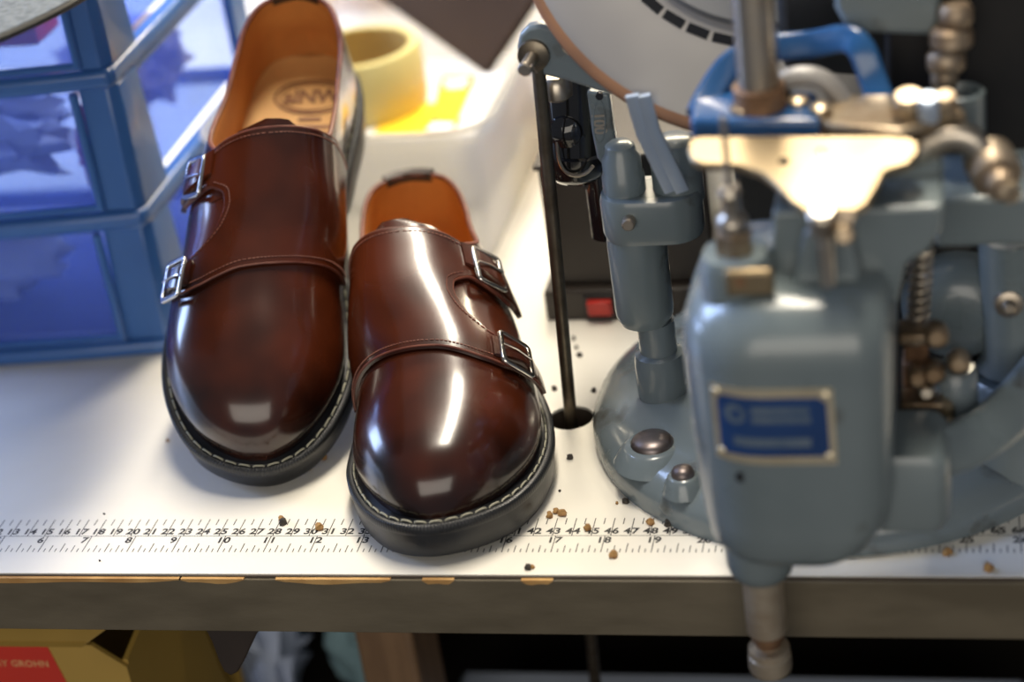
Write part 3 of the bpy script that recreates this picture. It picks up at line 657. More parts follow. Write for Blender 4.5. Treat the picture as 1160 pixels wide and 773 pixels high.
flat_card('glow_leaflet', [(424, 152), (500, 153), (524, 138), (500, 118), (440, 116)], 5.56, .06, M['yellow'], 'yellow leaflet added for the yellow glow at the foot of the tape roll', 'leaflet')  # sheet spread past the tape so its colour carries the yellow glow there
flat_card('printed_packet', [(485, 150), (514, 148), (540, 88), (501, 88)], 5.64, .2, M['orange'], 'orange and yellow printed packet lying in the milky box', 'packet',
          [('printed_panel', [(489, 130), (513, 140), (530, 104), (505, 100)], M['yellow']), ('white_panel', [(505, 101), (527, 99), (533, 88), (503, 90)], M['white']), ('white_strip', [(482, 149), (510, 147), (515, 139), (490, 139)], M['white'])])
# brown leather folder leaning on its corner behind the box
M['folder'] = mat('brown_folder', (0.050, 0.032, 0.022), (0.036, 0.022, 0.015), scale=10, rough=0.75, spec=.25)
c0 = at(549, 84, Z=5.2); e1 = on(428, -3, c0, (0, -1, .5)) - c0; e2 = on(628, -3, c0, (0, -1, .5)) - c0
e1 = e1 / np.linalg.norm(e1); e2 = e2 - e1 * (e1 @ e2); e2 /= np.linalg.norm(e2); nn = np.cross(e1, e2); nn = nn if nn[1] > 0 else -nn
fold = thing('brown_folder', c0, label='dark brown folder leaning on its corner behind the milky box', cat='folder')
obj('cover', prism([c0, c0 + e1 * 24, c0 + e1 * 24 + e2 * 17, c0 + e2 * 17], nn * .5), M['folder'], fold, bevel=.15)
obj('pages', prism([c0 + e1 * .6 + e2 * .6 + nn * .5, c0 + e1 * 23.5 + e2 * .6 + nn * .5, c0 + e1 * 23.5 + e2 * 16.5 + nn * .5, c0 + e1 * .6 + e2 * 16.5 + nn * .5], nn * .6), M['white'], fold)
obj('cover', prism([c0 + nn * 1.1, c0 + nn * 1.1 + e1 * 24, c0 + nn * 1.1 + e1 * 24 + e2 * 17, c0 + nn * 1.1 + e2 * 17], nn * .5), M['folder'], fold, bevel=.15)
M['orange_wood'] = mat('orange_wood', (0.55, 0.24, 0.06), (0.45, 0.18, 0.045), scale=9, rough=0.5, stretch=(5, 1, 1))
tag(obj('wooden_block', box(4, 19.5, 84, 92, 0, 9), M['orange_wood'], bevel=.2), 'orange brown wooden block at the back of the bench, above the tape roll', 'wooden block')
tag(obj('wooden_plank', box(36.2, 38.2, 46, 60, 0, 9.2), M['orange_wood'], bevel=.15), 'orange brown plank standing between the milky box and the black housing', 'plank')

# ------------------------------------------------------------------ dark housing with the red switch
M['housing'] = mat('dark_brown_housing', (0.028, 0.022, 0.018), (0.036, 0.028, 0.023), scale=20, rough=0.45)
M['switch_red'] = mat('red_switch', (0.50, 0.03, 0.02), (0.42, 0.02, 0.015), scale=40, rough=0.35)
hs = thing('switch_housing', (44, 33, 0), label='dark brown upright housing with a red rocker switch', cat='housing')
obj('base', box(38.6, 49.5, 26.2, 42, 0, 2.0), M['housing'], hs, bevel=.15)
obj('body', box(39.1, 49, 27.0, 41, 2.0, 9.7), M['housing'], hs, bevel=.2)
obj('lid', box(38.9, 49.2, 26.8, 41.2, 9.7, 10.0), M['housing'], hs, bevel=.05)
sw = obj('switch_frame', box(41.0, 43.0, 26.0, 26.3, .25, 1.75), M['black_edge'], hs, bevel=.05)
V, Fc = box(41.3, 42.75, 25.75, 26.1, .5, 1.5); V = [np.array(v) + (0, -.18 if v[2] > 1 and v[1] < 26 else 0, 0) for v in V]
obj('rocker', (V, Fc), M['switch_red'], sw, bevel=.05)

# ------------------------------------------------------------------ below the bench
M['yellow_card'] = mat('yellow_cardboard', (0.46, 0.29, 0.06), (0.38, 0.24, 0.05), scale=9, rough=0.6)
M['label_red'] = mat('label_red', (0.62, 0.035, 0.015), (0.54, 0.03, 0.015), scale=14, rough=0.5)
M['gold_print'] = mat('gold_print', (0.70, 0.32, 0.14), (0.6, 0.25, 0.1), scale=60, rough=0.5)
yb = thing('shoe_carton', (6, 8, -32), label='open yellow cardboard carton with a red label under the bench', cat='carton')
YF = 4.0; za = -32.0
zt = at(70, 731, Y=YF)[2]; xr = at(118, 745, Y=YF)[0]
obj('front_panel', prism([(-14, YF, za), (xr + 1.5, YF, za), (xr + 1.2, YF, zt - 1.5), (xr - .6, YF, zt), (-14, YF, zt)], (0, .3, 0)), M['yellow_card'], yb)
obj('side_panel', prism([(xr + 1.5, YF + .3, za), (xr + 1.2, YF + .3, zt - 1.2), (xr + 1.6, YF + 8, zt + .8), (xr + 1.5, YF + 14, za)], (-.3, 0, 0)), M['yellow_card'], yb)
obj('back_panel', box(-14, xr + 1.2, YF + 13.7, YF + 14, za, zt), M['yellow_card'], yb)
obj('flap', loft([[np.array(p) for p in ((-14, YF - .1, zt), (xr - 1.0, YF - .1, zt), (xr - 1.0, YF + .2, zt + .05), (-14, YF + .2, zt + .05))], [np.array(p) for p in ((-14, YF - .9, zt + .45), (xr - .8, YF - .7, zt + .4), (xr - .5, YF - .4, zt + .6), (-14, YF - .6, zt + .65))],
                   [np.array(p) for p in ((-14, YF + .6, zt + 1.3), (xr + 1.2, YF + 1, zt + 1.2), (xr + 1.3, YF + 1.2, zt + 1.35), (-14, YF + .9, zt + 1.5))]]), M['yellow_card'], yb)
lx = at(62, 745, Y=YF)[0]
lb = obj('red_label', prism([(-14, YF - .05, zt - 9), (lx + 1.6, YF - .05, zt - 9), (lx - .25, YF - .05, zt - .05), (-14, YF - .05, zt - .05)], (0, .05, 0)), M['label_red'], yb)
g = text_geo('RAY GROHN', .62, 1.05, 'RIGHT'); pz = at(56, 752, Y=YF)
obj('lettering', ([np.array([pz[0] + v[0], YF - .07, pz[2] + v[1]]) for v in g[0]], g[1]), M['gold_print'], lb, smooth=False)
M['bracket'] = mat('dark_bracket', (0.022, 0.014, 0.010), (0.03, 0.02, 0.014), scale=30, rough=.5)
bp = [at(x, y, Y=1.5) for x, y in ((226, 700), (305, 700), (290, 720), (276, 750), (269, 762), (262, 766), (254, 762), (248, 750), (240, 728))]
obj('bracket', prism(bp, (0, .5, 0)), M['bracket'], bench, bevel=.08)
M['bag'] = mat('pale_bag', (0.62, 0.70, 0.86), (0.50, 0.58, 0.78), scale=9, rough=0.3, rough2=.5)
M['dark_cloth'] = mat('dark_cloth', (0.03, 0.035, 0.045), (0.05, 0.05, 0.06), scale=12, rough=.8)
M['teal'] = mat('teal_cloth', (0.20, 0.32, 0.36), (0.15, 0.25, 0.30), scale=12, rough=.8)
wad('plastic_bag', (14.2, 24.5, -31.99), 4.4, 4.2, 11, M['bag'], 'pale blue plastic bag on the shelf under the bench', 'bag', 21, .3)
wad('dark_cloth', (4.6, 28, -31.99), 3.2, 4.5, 9.0, M['dark_cloth'], 'dark cloth bundle on the shelf beside the yellow carton', 'cloth', 22, .2)
wad('teal_cloth', (23.3, 27, -31.99), 2.8, 4, 9.5, M['teal'], 'teal cloth bundle on the shelf next to the wooden bench leg', 'cloth', 23, .2)
M['pale_blue'] = mat('pale_blue_box', (0.55, 0.62, 0.75), (0.48, 0.55, 0.68), scale=10, rough=.4)
bb = thing('storage_bin', (48, 23.5, -32), label='narrow pale blue storage bin on the shelf under the machine', cat='bin')
obj('bin', box(30, 66, 22, 25, -32, -27.2), M['pale_blue'], bb, bevel=.8, seg=3); obj('lid', box(29.6, 66.4, 21.6, 25.4, -27.2, -26.0), M['pale_blue'], bb, bevel=.4)

# ------------------------------------------------------------------ the bench machine
M['paint'] = mat('grey_blue_enamel', (0.135, 0.170, 0.182), (0.165, 0.20, 0.21), scale=14, rough=0.26, rough2=.36, coat=.35, coat_rough=.12, bump=.06, bump_scale=50)
M['paint_worn'] = mat('worn_enamel', (0.145, 0.18, 0.20), (0.055, 0.055, 0.048), scale=34, lo=.56, hi=.70, rough=0.24, rough2=.55, coat=.3, bump=.12, bump_scale=60, detail=6)
M['dark_iron'] = mat('dark_iron', (0.022, 0.023, 0.025), (0.04, 0.04, 0.04), scale=25, rough=0.45, metal=.4)
M['steel'] = mat('worn_steel', (0.52, 0.47, 0.40), (0.34, 0.29, 0.23), scale=40, rough=0.28, rough2=.42, metal=1.0)
M['bright'] = mat('bright_steel', (0.33, 0.26, 0.165), (0.28, 0.215, 0.13), scale=20, rough=0.38, rough2=.45, metal=1.0)
M['brass'] = mat('oily_brass', (0.46, 0.37, 0.26), (0.22, 0.15, 0.09), scale=45, rough=0.35, rough2=.5, metal=.9)
M['rust'] = mat('rusty_steel', (0.30, 0.17, 0.09), (0.14, 0.075, 0.04), scale=60, rough=0.5, rough2=.7, metal=.6)
M['blue_paint'] = mat('blue_enamel', (0.012, 0.06, 0.17), (0.018, 0.085, 0.23), scale=25, rough=0.24, coat=.3)
M['disc'] = mat('pale_disc', (0.36, 0.345, 0.325), (0.27, 0.26, 0.255), scale=7, rough=0.45, metal=.3)
M['disc_grey'] = mat('grey_disc', (0.22, 0.225, 0.235), (0.18, 0.185, 0.195), scale=9, rough=0.4, metal=.3)
M['belt'] = mat('brown_belt', (0.20, 0.095, 0.045), (0.12, 0.055, 0.028), scale=22, rough=0.55)
M['gloss_black'] = mat('gloss_black', (0.008, 0.008, 0.009), (0.012, 0.012, 0.013), scale=12, rough=0.10, coat=.4)
M['plate_blue'] = mat('plate_blue', (0.008, 0.036, 0.13), (0.010, 0.045, 0.16), scale=30, rough=0.35)
M['plate_metal'] = mat('plate_metal', (0.66, 0.58, 0.42), (0.55, 0.47, 0.32), scale=40, rough=0.38, metal=.7)
M['plate_print'] = mat('plate_print', (0.11, 0.15, 0.20), (0.07, 0.11, 0.17), scale=60, rough=0.4)
M['rod'] = mat('oily_rod', (0.17, 0.145, 0.11), (0.09, 0.07, 0.05), scale=50, rough=.3, rough2=.45, metal=.9)
M['plunger'] = mat('plunger_steel', (0.50, 0.43, 0.33), (0.34, 0.27, 0.19), scale=50, rough=.32, rough2=.45, metal=.65)
M['cover_black'] = mat('black_cover', (0.006, 0.006, 0.007), (0.012, 0.011, 0.011), scale=18, rough=.55, spec=.3)
M['rust2'] = mat('tarnished_steel', (0.40, 0.33, 0.25), (0.24, 0.17, 0.11), scale=40, rough=.42, rough2=.55, metal=.85)
M['bolt'] = mat('dull_bolt', (0.30, 0.27, 0.28), (0.16, 0.13, 0.12), scale=70, rough=.3, rough2=.45, metal=.9)
M['alu'] = mat('pale_strap', (0.46, 0.54, 0.66), (0.38, 0.46, 0.58), scale=20, rough=0.3, metal=.5)

_t = M['paint'].node_tree; _b = _t.nodes['Principled BSDF']; _n = noise_node(_t, 26, 8, .62)
_src = _b.inputs['Base Color'].links[0].from_socket; _mx = _t.nodes.new('ShaderNodeMix'); _mx.data_type = 'RGBA'
_mr = _t.nodes.new('ShaderNodeMapRange'); _mr.inputs['From Min'].default_value = .60; _mr.inputs['From Max'].default_value = .70; _mr.inputs['To Max'].default_value = .75
_t.links.new(_n.outputs['Fac'], _mr.inputs['Value']); _t.links.new(_mr.outputs[0], _mx.inputs[0]); _t.links.new(_src, _mx.inputs[6]); _mx.inputs[7].default_value = (.055, .048, .036, 1)
_t.links.new(_mx.outputs[2], _b.inputs['Base Color'])
mc = thing('bench_press_machine', (57, 15, 0), label='grey blue cast iron bench machine with blue nameplate and pull rod', cat='machine')
def P(name, geo, mt, parent=mc, **k): return obj(name, geo, mt, parent, **k)
def poly(pts, Y, th, **k): return prism([at(x, y, Y=Y) for x, y in pts], (0, th, 0))
def spx(px, py, Y): return at(px, py, Y=Y)

# foot
P('base', lathe((57, 15, 0), (0, 0, 1), [(0, 13.45), (.9, 13.5), (1.5, 13.25), (2.1, 12.5), (2.6, 11.2), (2.95, 9.6), (3.1, 7.5), (3.2, 4)], 72), M['paint_worn'], angle=60)
for (px, py, r) in ((738, 496, 1.12), (773, 531, .6)):
    c = at(px, py, Z=3.0)
    P('bolt_boss', lathe((c[0], c[1], 1.7), (0, 0, 1), [(0, r * 1.9), (.55, r * 1.6), (.85, r * 1.35), (.95, r * 1.2)], 28), M['paint_worn'], angle=60)
    P('bolt', lathe((c[0], c[1], 2.55), (0, 0, 1), [(0, r), (.2, r), (.42, r * .85), (.55, r * .45), (.58, .05)], 20), M['bolt'], angle=60)
# column left of the head
cx, cy = 47.75, 12.8
def zc(py): return at(745, py, Y=cy)[2]
prof = [(2.6, 1.32), (2.9, 1.36), (zc(408), 1.36), (zc(399), 1.28), (zc(396), 1.0), (zc(362), 1.0)]
P('column_foot', lathe((cx, cy, 0), (0, 0, 1), prof, 32), M['paint_worn'], angle=40)
P('column', lathe((cx - .5, cy, 0), (0, 0, 1), [(zc(362), 1.3), (zc(354), 1.5), (zc(348), 1.54), (zc(268), 1.54), (zc(262), 1.45), (zc(230), 1.4)], 32), M['paint'], angle=40)
z0, z1 = zc(262), zc(214)
P('column_clamp', loft([rrect(cx + .5, cy, 5.0, 3.3, 1.5, z0), rrect(cx + .5, cy, 5.2, 3.5, 1.6, z0 + .3), rrect(cx + .5, cy, 5.2, 3.5, 1.6, z1 - .3), rrect(cx + .5, cy, 5.0, 3.3, 1.5, z1)]), M['paint'], angle=40)
P('clamp_cap', lathe((cx - .8, cy, z1), (0, 0, 1), [(-.3, 1.1), (.9, 1.1), (1.1, 1.0), (1.8, 1.0), (2.1, .8), (2.5, .75), (2.7, .5)], 28), M['paint'], angle=40)
P('clamp_cap', lathe((cx + 1.9, cy + .3, z1 - .4), (0, 0, 1), [(-.3, 1.3), (2.0, 1.3), (2.3, 1.15), (2.9, 1.1), (3.1, .8)], 28), M['paint'], angle=40)
P('clamp_screw', cyl((cx - .4, cy - 1.5, (z0 + z1) / 2 + .3), (cx - .4, cy - 2.3, (z0 + z1) / 2 + .3), .35, n=12, ch=.08), M['steel'])
# pale strut straps running up to the wheel
for o in (0, 13):
    P('strut', tube([at(716 + o, 108, Y=9.5), at(728 + o, 150, Y=9.8), at(760 + o, 216, Y=10.5)], .3, 8, flat=(.34, .16), up=(0, -1, .3)), M['alu'])

# head: rounded casting hanging over the bench edge
HX0, HX1 = 51.75, 60.9
def hsec(z, x0, x1, yf, yb, rl=3.6, rr=1.7): return rrect((x0 + x1) / 2, (yf + yb) / 2, x1 - x0, yb - yf, 1, z, 7, (min(rl, (x1 - x0) * .48), rr, 1.0, 1.5))
head = P('head', loft([hsec(3.9, 53.4, 57.8, -4.6, .2, 2.0, 1.2), hsec(4.25, 52.7, 58.6, -5.2, .8, 2.6, 1.4), hsec(5.0, 52.2, 59.5, -5.7, 1.4, 3.0, 1.6), hsec(6.3, 51.95, 60.3, -5.95, 2.0), hsec(8, 51.85, 60.6, -6.0, 2.6), hsec(14.6, HX0, HX1, -6.0, 3),
                     hsec(15.6, HX0 + .1, HX1 - .05, -5.9, 3), hsec(16.5, HX0 + .5, HX1 - .15, -5.5, 3), hsec(17.1, HX0 + 1.1, HX1 - .3, -4.9, 3, 3.2), hsec(17.5, HX0 + 1.8, HX1 - .5, -4.1, 3, 2.6)]), M['paint'], angle=60)
P('side_lug', loft([rrect(61.2, -1.9, 3.0, 4.0, .7, 5.2), rrect(61.3, -1.9, 3.4, 4.4, .8, 5.7), rrect(61.3, -1.9, 3.4, 4.4, .8, 8.6), rrect(61.2, -1.9, 3.0, 4.0, .7, 9.1)]), M['paint'], angle=60)
P('neck', lathe((54.3, -2.7, .3), (0, 0, 1), [(1.75, 1.15), (2.1, 1.45), (2.6, 1.6), (4.6, 1.7)], 32), M['paint'], angle=50)
P('plunger', lathe((54.3, -2.7, .3), (0, 0, 1), [(-1.55, .86), (-1.45, .95), (1.85, .95)], 28), M['plunger'])
P('plunger_neck', lathe((54.3, -2.7, .3), (0, 0, 1), [(-2.3, .6), (-2.0, .6), (-1.9, .78), (-1.5, .78)], 24), M['rust'])
kn = [];  n = 40
for (h, r, k) in ((-3.9, .85, 0), (-3.82, .98, 0), (-3.7, 1.0, 1), (-2.95, 1.0, 1), (-2.88, .93, 0), (-2.8, .93, 0), (-2.75, 1.0, 0), (-2.5, .98, 0), (-2.4, .6, 0), (-2.2, .58, 0)):
    kn.append([np.array([54.3 + (r + (.035 if k and j % 2 else 0)) * math.cos(2 * math.pi * j / n), -2.7 + (r + (.035 if k and j % 2 else 0)) * math.sin(2 * math.pi * j / n), h + .35]) for j in range(n)])
P('knurled_knob', loft(kn), M['plunger'], angle=35)
# nameplate, bent round the head
hs_ = np.array(hsec(10.5, 51.82, 60.75, -6.0, 2.8)); fr_ = hs_[hs_[:, 1] < -1]; fr_ = fr_[np.argsort(fr_[:, 0])]
def front(x, off=0.0):
    y = float(np.interp(x, fr_[:, 0], fr_[:, 1])); y2 = float(np.interp(x + .1, fr_[:, 0], fr_[:, 1])); nx, ny = (y2 - y) / .1, -1.0; L = math.hypot(nx, ny)
    return np.array([x + nx / L * off, y + ny / L * off])
def plate(x0, x1, za, zb, o0, o1, n=18):
    Po = [[np.array([*front(x, o1), z]) for x in np.linspace(x0, x1, n)] for z in np.linspace(za, zb, 4)]
    Pi = [[np.array([*front(x, o0), z]) for x in np.linspace(x0, x1, n)] for z in np.linspace(za, zb, 4)]
    return shell(Po, Pi)
NX0, NX1 = at(812, 480, Y=-4.6)[0], at(946, 480, Y=-6.0)[0]
NZ0, NZ1 = at(880, 526, Y=-6.0)[2], at(880, 441, Y=-6.0)[2]
npl = P('nameplate', plate(NX0, NX1, NZ0, NZ1, -.02, .07), M['plate_metal'])
P('blue_field', plate(NX0 + .28, NX1 - .28, NZ0 + .42, NZ1 - .42, .06, .085), M['plate_blue'], npl)
w, h = NX1 - NX0, NZ1 - NZ0
em = [np.array([*front(NX0 + w * .195 + .46 * math.cos(a), .095), NZ1 - h * .34 + .5 * math.sin(a)]) for a in np.linspace(0, 2 * math.pi, 24, endpoint=False)]
P('emblem', (em + [p + (0, .01, 0) for p in em], [tuple(range(24)), tuple(range(47, 23, -1))]), M['plate_print'], npl, smooth=False)
em2 = [np.array([*front(NX0 + w * .205 + .2 * math.cos(a), .105), NZ1 - h * .34 + .22 * math.sin(a) * (1 + .4 * math.cos(a))]) for a in np.linspace(0, 2 * math.pi, 16, endpoint=False)]
P('emblem_mark', (em2, [tuple(range(16))]), M['plate_blue'], npl, smooth=False)
for (fx0, fx1, fz, th) in ((.33, .80, .28, .10), (.33, .81, .40, .09), (.17, .80, .70, .12)):
    P('print_line', plate(NX0 + w * fx0, NX0 + w * fx1, NZ1 - h * fz - h * th / 2, NZ1 - h * fz + h * th / 2, .085, .093), M['plate_print'], npl)
for fx in (.06, .94):
    for fz in (.1, .9):
        q = front(NX0 + w * fx, .06); P('plate_screw', lathe((q[0], q[1], NZ0 + h * fz), (0, -1, 0), [(0, .26), (.06, .24), (.12, .1)], 12), M['plate_metal'], npl)
c = at(840, 541, Y=-5.8); q = front(c[0], .01)
P('oil_hole', lathe((q[0], q[1], c[2]), (0, -1, 0), [(-.4, .27), (.02, .27)], 14), M['gloss_black'], head)
# top of the head: boss, lubricator nut, upright
bc = at(834, 300, Y=-2.6)
P('top_boss', loft([rrect(bc[0], -2.6, 3.0, 3.2, 1.3, 16.6), rrect(bc[0], -2.6, 3.1, 3.3, 1.35, 18.3), rrect(bc[0], -2.6, 2.7, 2.9, 1.2, 18.8)]), M['paint'], angle=50)
P('boss_face', box(bc[0] - .3, bc[0] + 1.75, -4.45, -4.0, 17.5, 18.75), M['bright'], bevel=.18, seg=3)
P('boss_hole', lathe((bc[0] + .35, -4.4, 18.25), (0, -1, 0), [(-.2, .26), (.08, .26)], 14), M['rust'])
nz = 18.8
P('hex_nut', lathe((bc[0], -2.6, nz), (0, 0, 1), [(0, .85), (.9, .85), (1.0, .78)], 6), M['brass'], angle=30)
P('lubricator', lathe((bc[0], -2.6, nz + 1), (0, 0, 1), [(0, .62), (.35, .7), (.6, .62), (.8, .4), (1.5, .38), (1.7, .5), (2.0, .4)], 20), M['steel'], angle=40)
P('needle', cyl((bc[0], -2.6, nz + 3), (bc[0], -2.6, nz + 6.2), .14, n=10), M['steel'])
up_ = [at(x, y, Y=-2.2) for x, y in ((872, 345), (874, 225), (880, 212), (1062, 214), (1068, 225), (1066, 262), (1052, 284), (1026, 300), (1017, 345))]
P('upright', prism([np.array([p[0], p[1], min(p[2], 20.35)]) for p in up_], (0, 4.2, 0)), M['paint'], bevel=.35, seg=3)
P('upright_cheek', poly([(985, 222), (1000, 182), (1062, 170), (1068, 182), (1068, 230)], .8, 1.6), M['paint'], bevel=.3, seg=3)
P('upright_web', poly([(890, 345), (912, 262), (962, 262), (982, 345)], -3.2, 1.2), M['paint'], bevel=.3, seg=3)
sc_ = at(934, 265, Y=-4.4)
P('clamp_rod', cyl(sc_ + (0, 0, .8), sc_ + (0, 0, -2.4), .34, n=14, ch=.06), M['steel'])
P('clamp_head', lathe(sc_ + (0, 0, .2), (0, -.3, 1), [(0, .62), (.9, .62), (1.1, .45)], 18), M['steel'])
P('thumb_screw', lathe(sc_ + (.75, -.2, .1), (.2, -1, .3), [(0, .42), (.5, .42), (.6, .3)], 14), M['brass'])
# feed plate on top, lit from above
pl = [(779, 168), (781, 158), (792, 154), (1024, 153), (1040, 160), (1041, 172), (1028, 186), (1003, 193), (992, 214), (982, 230), (970, 238), (912, 238), (897, 228), (878, 208), (862, 196), (835, 187), (795, 186), (783, 180)]
PC, PN = at(940, 238, Y=-4.2), np.array([0, -math.sin(D2R(15)), math.cos(D2R(15))])
fp = P('feed_plate', prism([on(x, y, PC, PN) for x, y in pl], PN * -.4), M['bright'], bevel=.1)
a_, b_ = on(912, 238, PC, PN), on(970, 238, PC, PN)
P('plate_lip', prism([a_, b_, b_ + (-.35, -.3, -1.0), a_ + (.35, -.3, -1.0)], (0, .4, .0)), M['rust2'], fp)
for (px, py) in ((888, 183), (930, 172)):
    c = on(px, py, PC, PN); P('plate_hole', lathe(c - PN * .2, PN, [(0, .25), (.215, .25)], 14), M['gloss_black'], fp)
# blue guard on the plate
g0 = [at(x, y, Z=22.4) for x, y in ((783, 150), (783, 122), (800, 110), (926, 118), (930, 150))]
P('guard_foot', prism([p - (0, 0, .6) for p in g0], (0, 0, 1.2)), M['blue_paint'], bevel=.25, seg=3)
lp = smooth_path([at(x, y, Y=5.0 + k) for x, y, k in ((792, 132, -1), (806, 104, 0), (830, 72, 1), (868, 56, 1.5), (920, 50, 1.5), (958, 44, 1), (976, 56, .5), (989, 90, 0), (1004, 130, -1))], 5)
P('guard_loop', tube(lp, .55, 12, flat=(.62, .42), up=(0, -1, .4)), M['blue_paint'], angle=60)
P('inner_arch', tube(smooth_path([at(x, y, Y=4.0) for x, y in ((868, 128), (880, 98), (905, 86), (935, 92), (958, 122))], 5), .45, 10), M['disc'], angle=60)
for i, (px, py, r) in enumerate(((885, 112, .55), (905, 120, .5), (842, 128, .6), (930, 128, .5))):
    c = at(px, py, Z=22.9); P('guard_screw', lathe(c, (0, 0, 1), [(-.5, r), (.3, r), (.45, r * .6)], 12), M['brass'])
sh = at(860, 105, Y=3.0); st = at(860, -60, Y=3.0)
P('needle_bar', cyl((sh[0], 3.0, sh[2] - 1), (sh[0] + .1, 3.0, st[2]), .93, n=28), M['steel'])
P('needle_bar_collar', cyl((sh[0], 3.0, sh[2] - 1.2), (sh[0], 3.0, sh[2] + .4), 1.15, n=28, ch=.1), M['rust'])
# lever to the right
P('lever', prism([at(x, y, Z=22.3) for x, y in ((905, 135), (960, 118), (1075, 118), (1095, 140), (1050, 152), (1020, 160), (940, 152))], (0, 0, .5)), M['brass'], bevel=.15)
P('lever_arm', tube(smooth_path([at(x, y, Y=1.0) for x, y in ((1022, 178), (1046, 168), (1075, 155), (1100, 160), (1118, 180))], 5), .45, 10, flat=(.55, .5), up=(0, -1, 0)), M['steel'], angle=60)
kc = at(1118, 192, Y=.5)
P('lever_knob', lathe(kc + (0, 1.2, .1), (.3, -1, -.25), [(0, .9), (.2, 1.1), (1.5, 1.1), (1.7, .95), (1.75, .7), (2.4, .68), (2.5, .5)], 24), M['rust2'], angle=40)
P('lever_bolt', lathe(kc + (.75, -.9, -.45), (.3, -1, 0), [(0, .5), (.7, .5), (.8, .35)], 6), M['brass'], angle=30)
for i, (px, py, r) in enumerate(((1030, 122, .75), (1052, 124, .55), (1072, 122, .5))):
    c = at(px, py, Z=23.2); P('lever_nut', lathe(c, (0, -.3, 1), [(-.4, r), (.5, r), (.7, r * .7)], 14), (M['brass'] if i != 1 else M['alu']), angle=40)
P('cup', lathe(at(1088, 128, Y=5.5), (0, 0, 1), [(-1.2, 1.1), (1.0, 1.1), (1.1, .95), (.6, .8)], 24), M['paint'], angle=40)
pts = [(1083, 20, .75), (1078, 45, .95), (1074, 58, .5), (1072, 72, .85), (1070, 90, .6), (1070, 112, .3)]
for (px, py, r) in pts: P('linkage_joint', lathe(at(px, py, Y=6.0) - (0, 0, .4), (0, .1, 1), [(0, r * .8), (.2, r), (.8, r), (1.0, r * .8)], 16), M['rust2'] if r > .55 else M['alu'], angle=40)
# rear frame: dark castings behind the head
P('rear_frame', join(box(56.5, 64.5, 9.5, 22, 2.8, 14), box(55.5, 63.5, 11, 22, 14, 27)), M['dark_iron'], bevel=.5)
P('rear_arm', join(poly([(945, -60), (945, 10), (960, 38), (1062, 42), (1066, 20), (1066, -60)], 6.6, 4)), M['paint'], bevel=.3)
P('rear_cover', poly([(1002, -120), (1002, 118), (1060, 214), (1260, 214), (1260, -120)], 8.0, 1.5), M['cover_black'], bevel=.3)
P('cross_beam', poly([(1058, 226), (1060, 282), (1240, 276), (1240, 218)], 3.0, 5.5), M['paint'], bevel=.25)
P('right_post', lathe(at(1150, 400, Y=8.0), (0, 0, 1), [(-.6, 1.9), (.2, 1.6), (6.4, 1.6)], 32), M['paint'], angle=40)
c = at(1143, 346, Y=6.3); P('post_screw', lathe(c + (0, .4, 0), (0, -1, .1), [(0, .7), (.5, .65), (.6, .35), (.9, .32), (1.0, .2)], 16), M['steel'], angle=40)
P('post_plinth', lathe(at(1150, 415, Y=8.0) - (0, 0, .6), (0, 0, 1), [(-5.5, 2.6), (-1.0, 2.5), (.1, 2.4), (.4, 2.1)], 40), M['paint'], angle=40)
P('bulge', lathe(at(1085, 345, Y=9), (0, -1, .1), [(-1.5, 2.8), (.4, 2.7), (1.3, 2.2), (1.6, 1.0)], 28), M['paint'], angle=60)
sp0, sp1 = at(1038, 392, Y=2.6), at(1044, 284, Y=2.6)
hel = []
for i in range(11 * 12 + 1):
    s = i / (11 * 12); a = 2 * math.pi * i / 12; b = sp0 + (sp1 - sp0) * s; hel.append(b + np.array([.46 * math.cos(a), .46 * math.sin(a), 0]))
P('spring', tube(hel, .12, 6), M['steel'], angle=70)
P('spring_rod', cyl(sp0 - (0, 0, 1.5), sp1 + (0, 0, .4), .2, n=10), M['steel'])
for (x0, x1, y0, y1, Y, mt) in ((1018, 1062, 380, 392, 1.2, 'brass'), (1024, 1052, 392, 412, 2.2, 'rust'), (1020, 1070, 458, 472, .8, 'brass'), (1020, 1050, 472, 492, 1.6, 'rust'), (1022, 1048, 412, 458, 2.6, 'rust')):
    P('linkage_plate', poly([(x0, y0), (x1, y0), (x1, y1), (x0, y1)], Y, 1.6), M[mt], bevel=.12)
for (px, py, r, mt) in ((1061, 378, .55, 'brass'), (1040, 424, .5, 'brass'), (1058, 420, .5, 'brass'), (1086, 408, .5, 'brass'), (1068, 462, .55, 'bright'), (1036, 476, .6, 'rust'), (1050, 440, .4, 'steel')):
    P('linkage_bolt', lathe(at(px, py, Y=1.6), (0, -1, .15), [(-.3, r), (.5, r), (.7, r * .6)], 12), M[mt], angle=40)
P('oil_cup', lathe(at(1084, 470, Y=2.5), (0, 0, 1), [(-.5, 1.0), (2.4, 1.0), (2.6, .85), (2.6, .5), (3.2, .45), (3.4, .2)], 20), M['paint_worn'], angle=40)
P('curved_rib', tube(smooth_path([at(x, y, Y=Y) for x, y, Y in ((1060, 512, -1.4), (1085, 505, -.6), (1115, 490, .6), (1145, 465, 2.5), (1175, 430, 5.0), (1200, 395, 8))], 5), 1.0, 14, flat=(1.15, .85), up=(0, -1, .5)), M['paint'], angle=60)

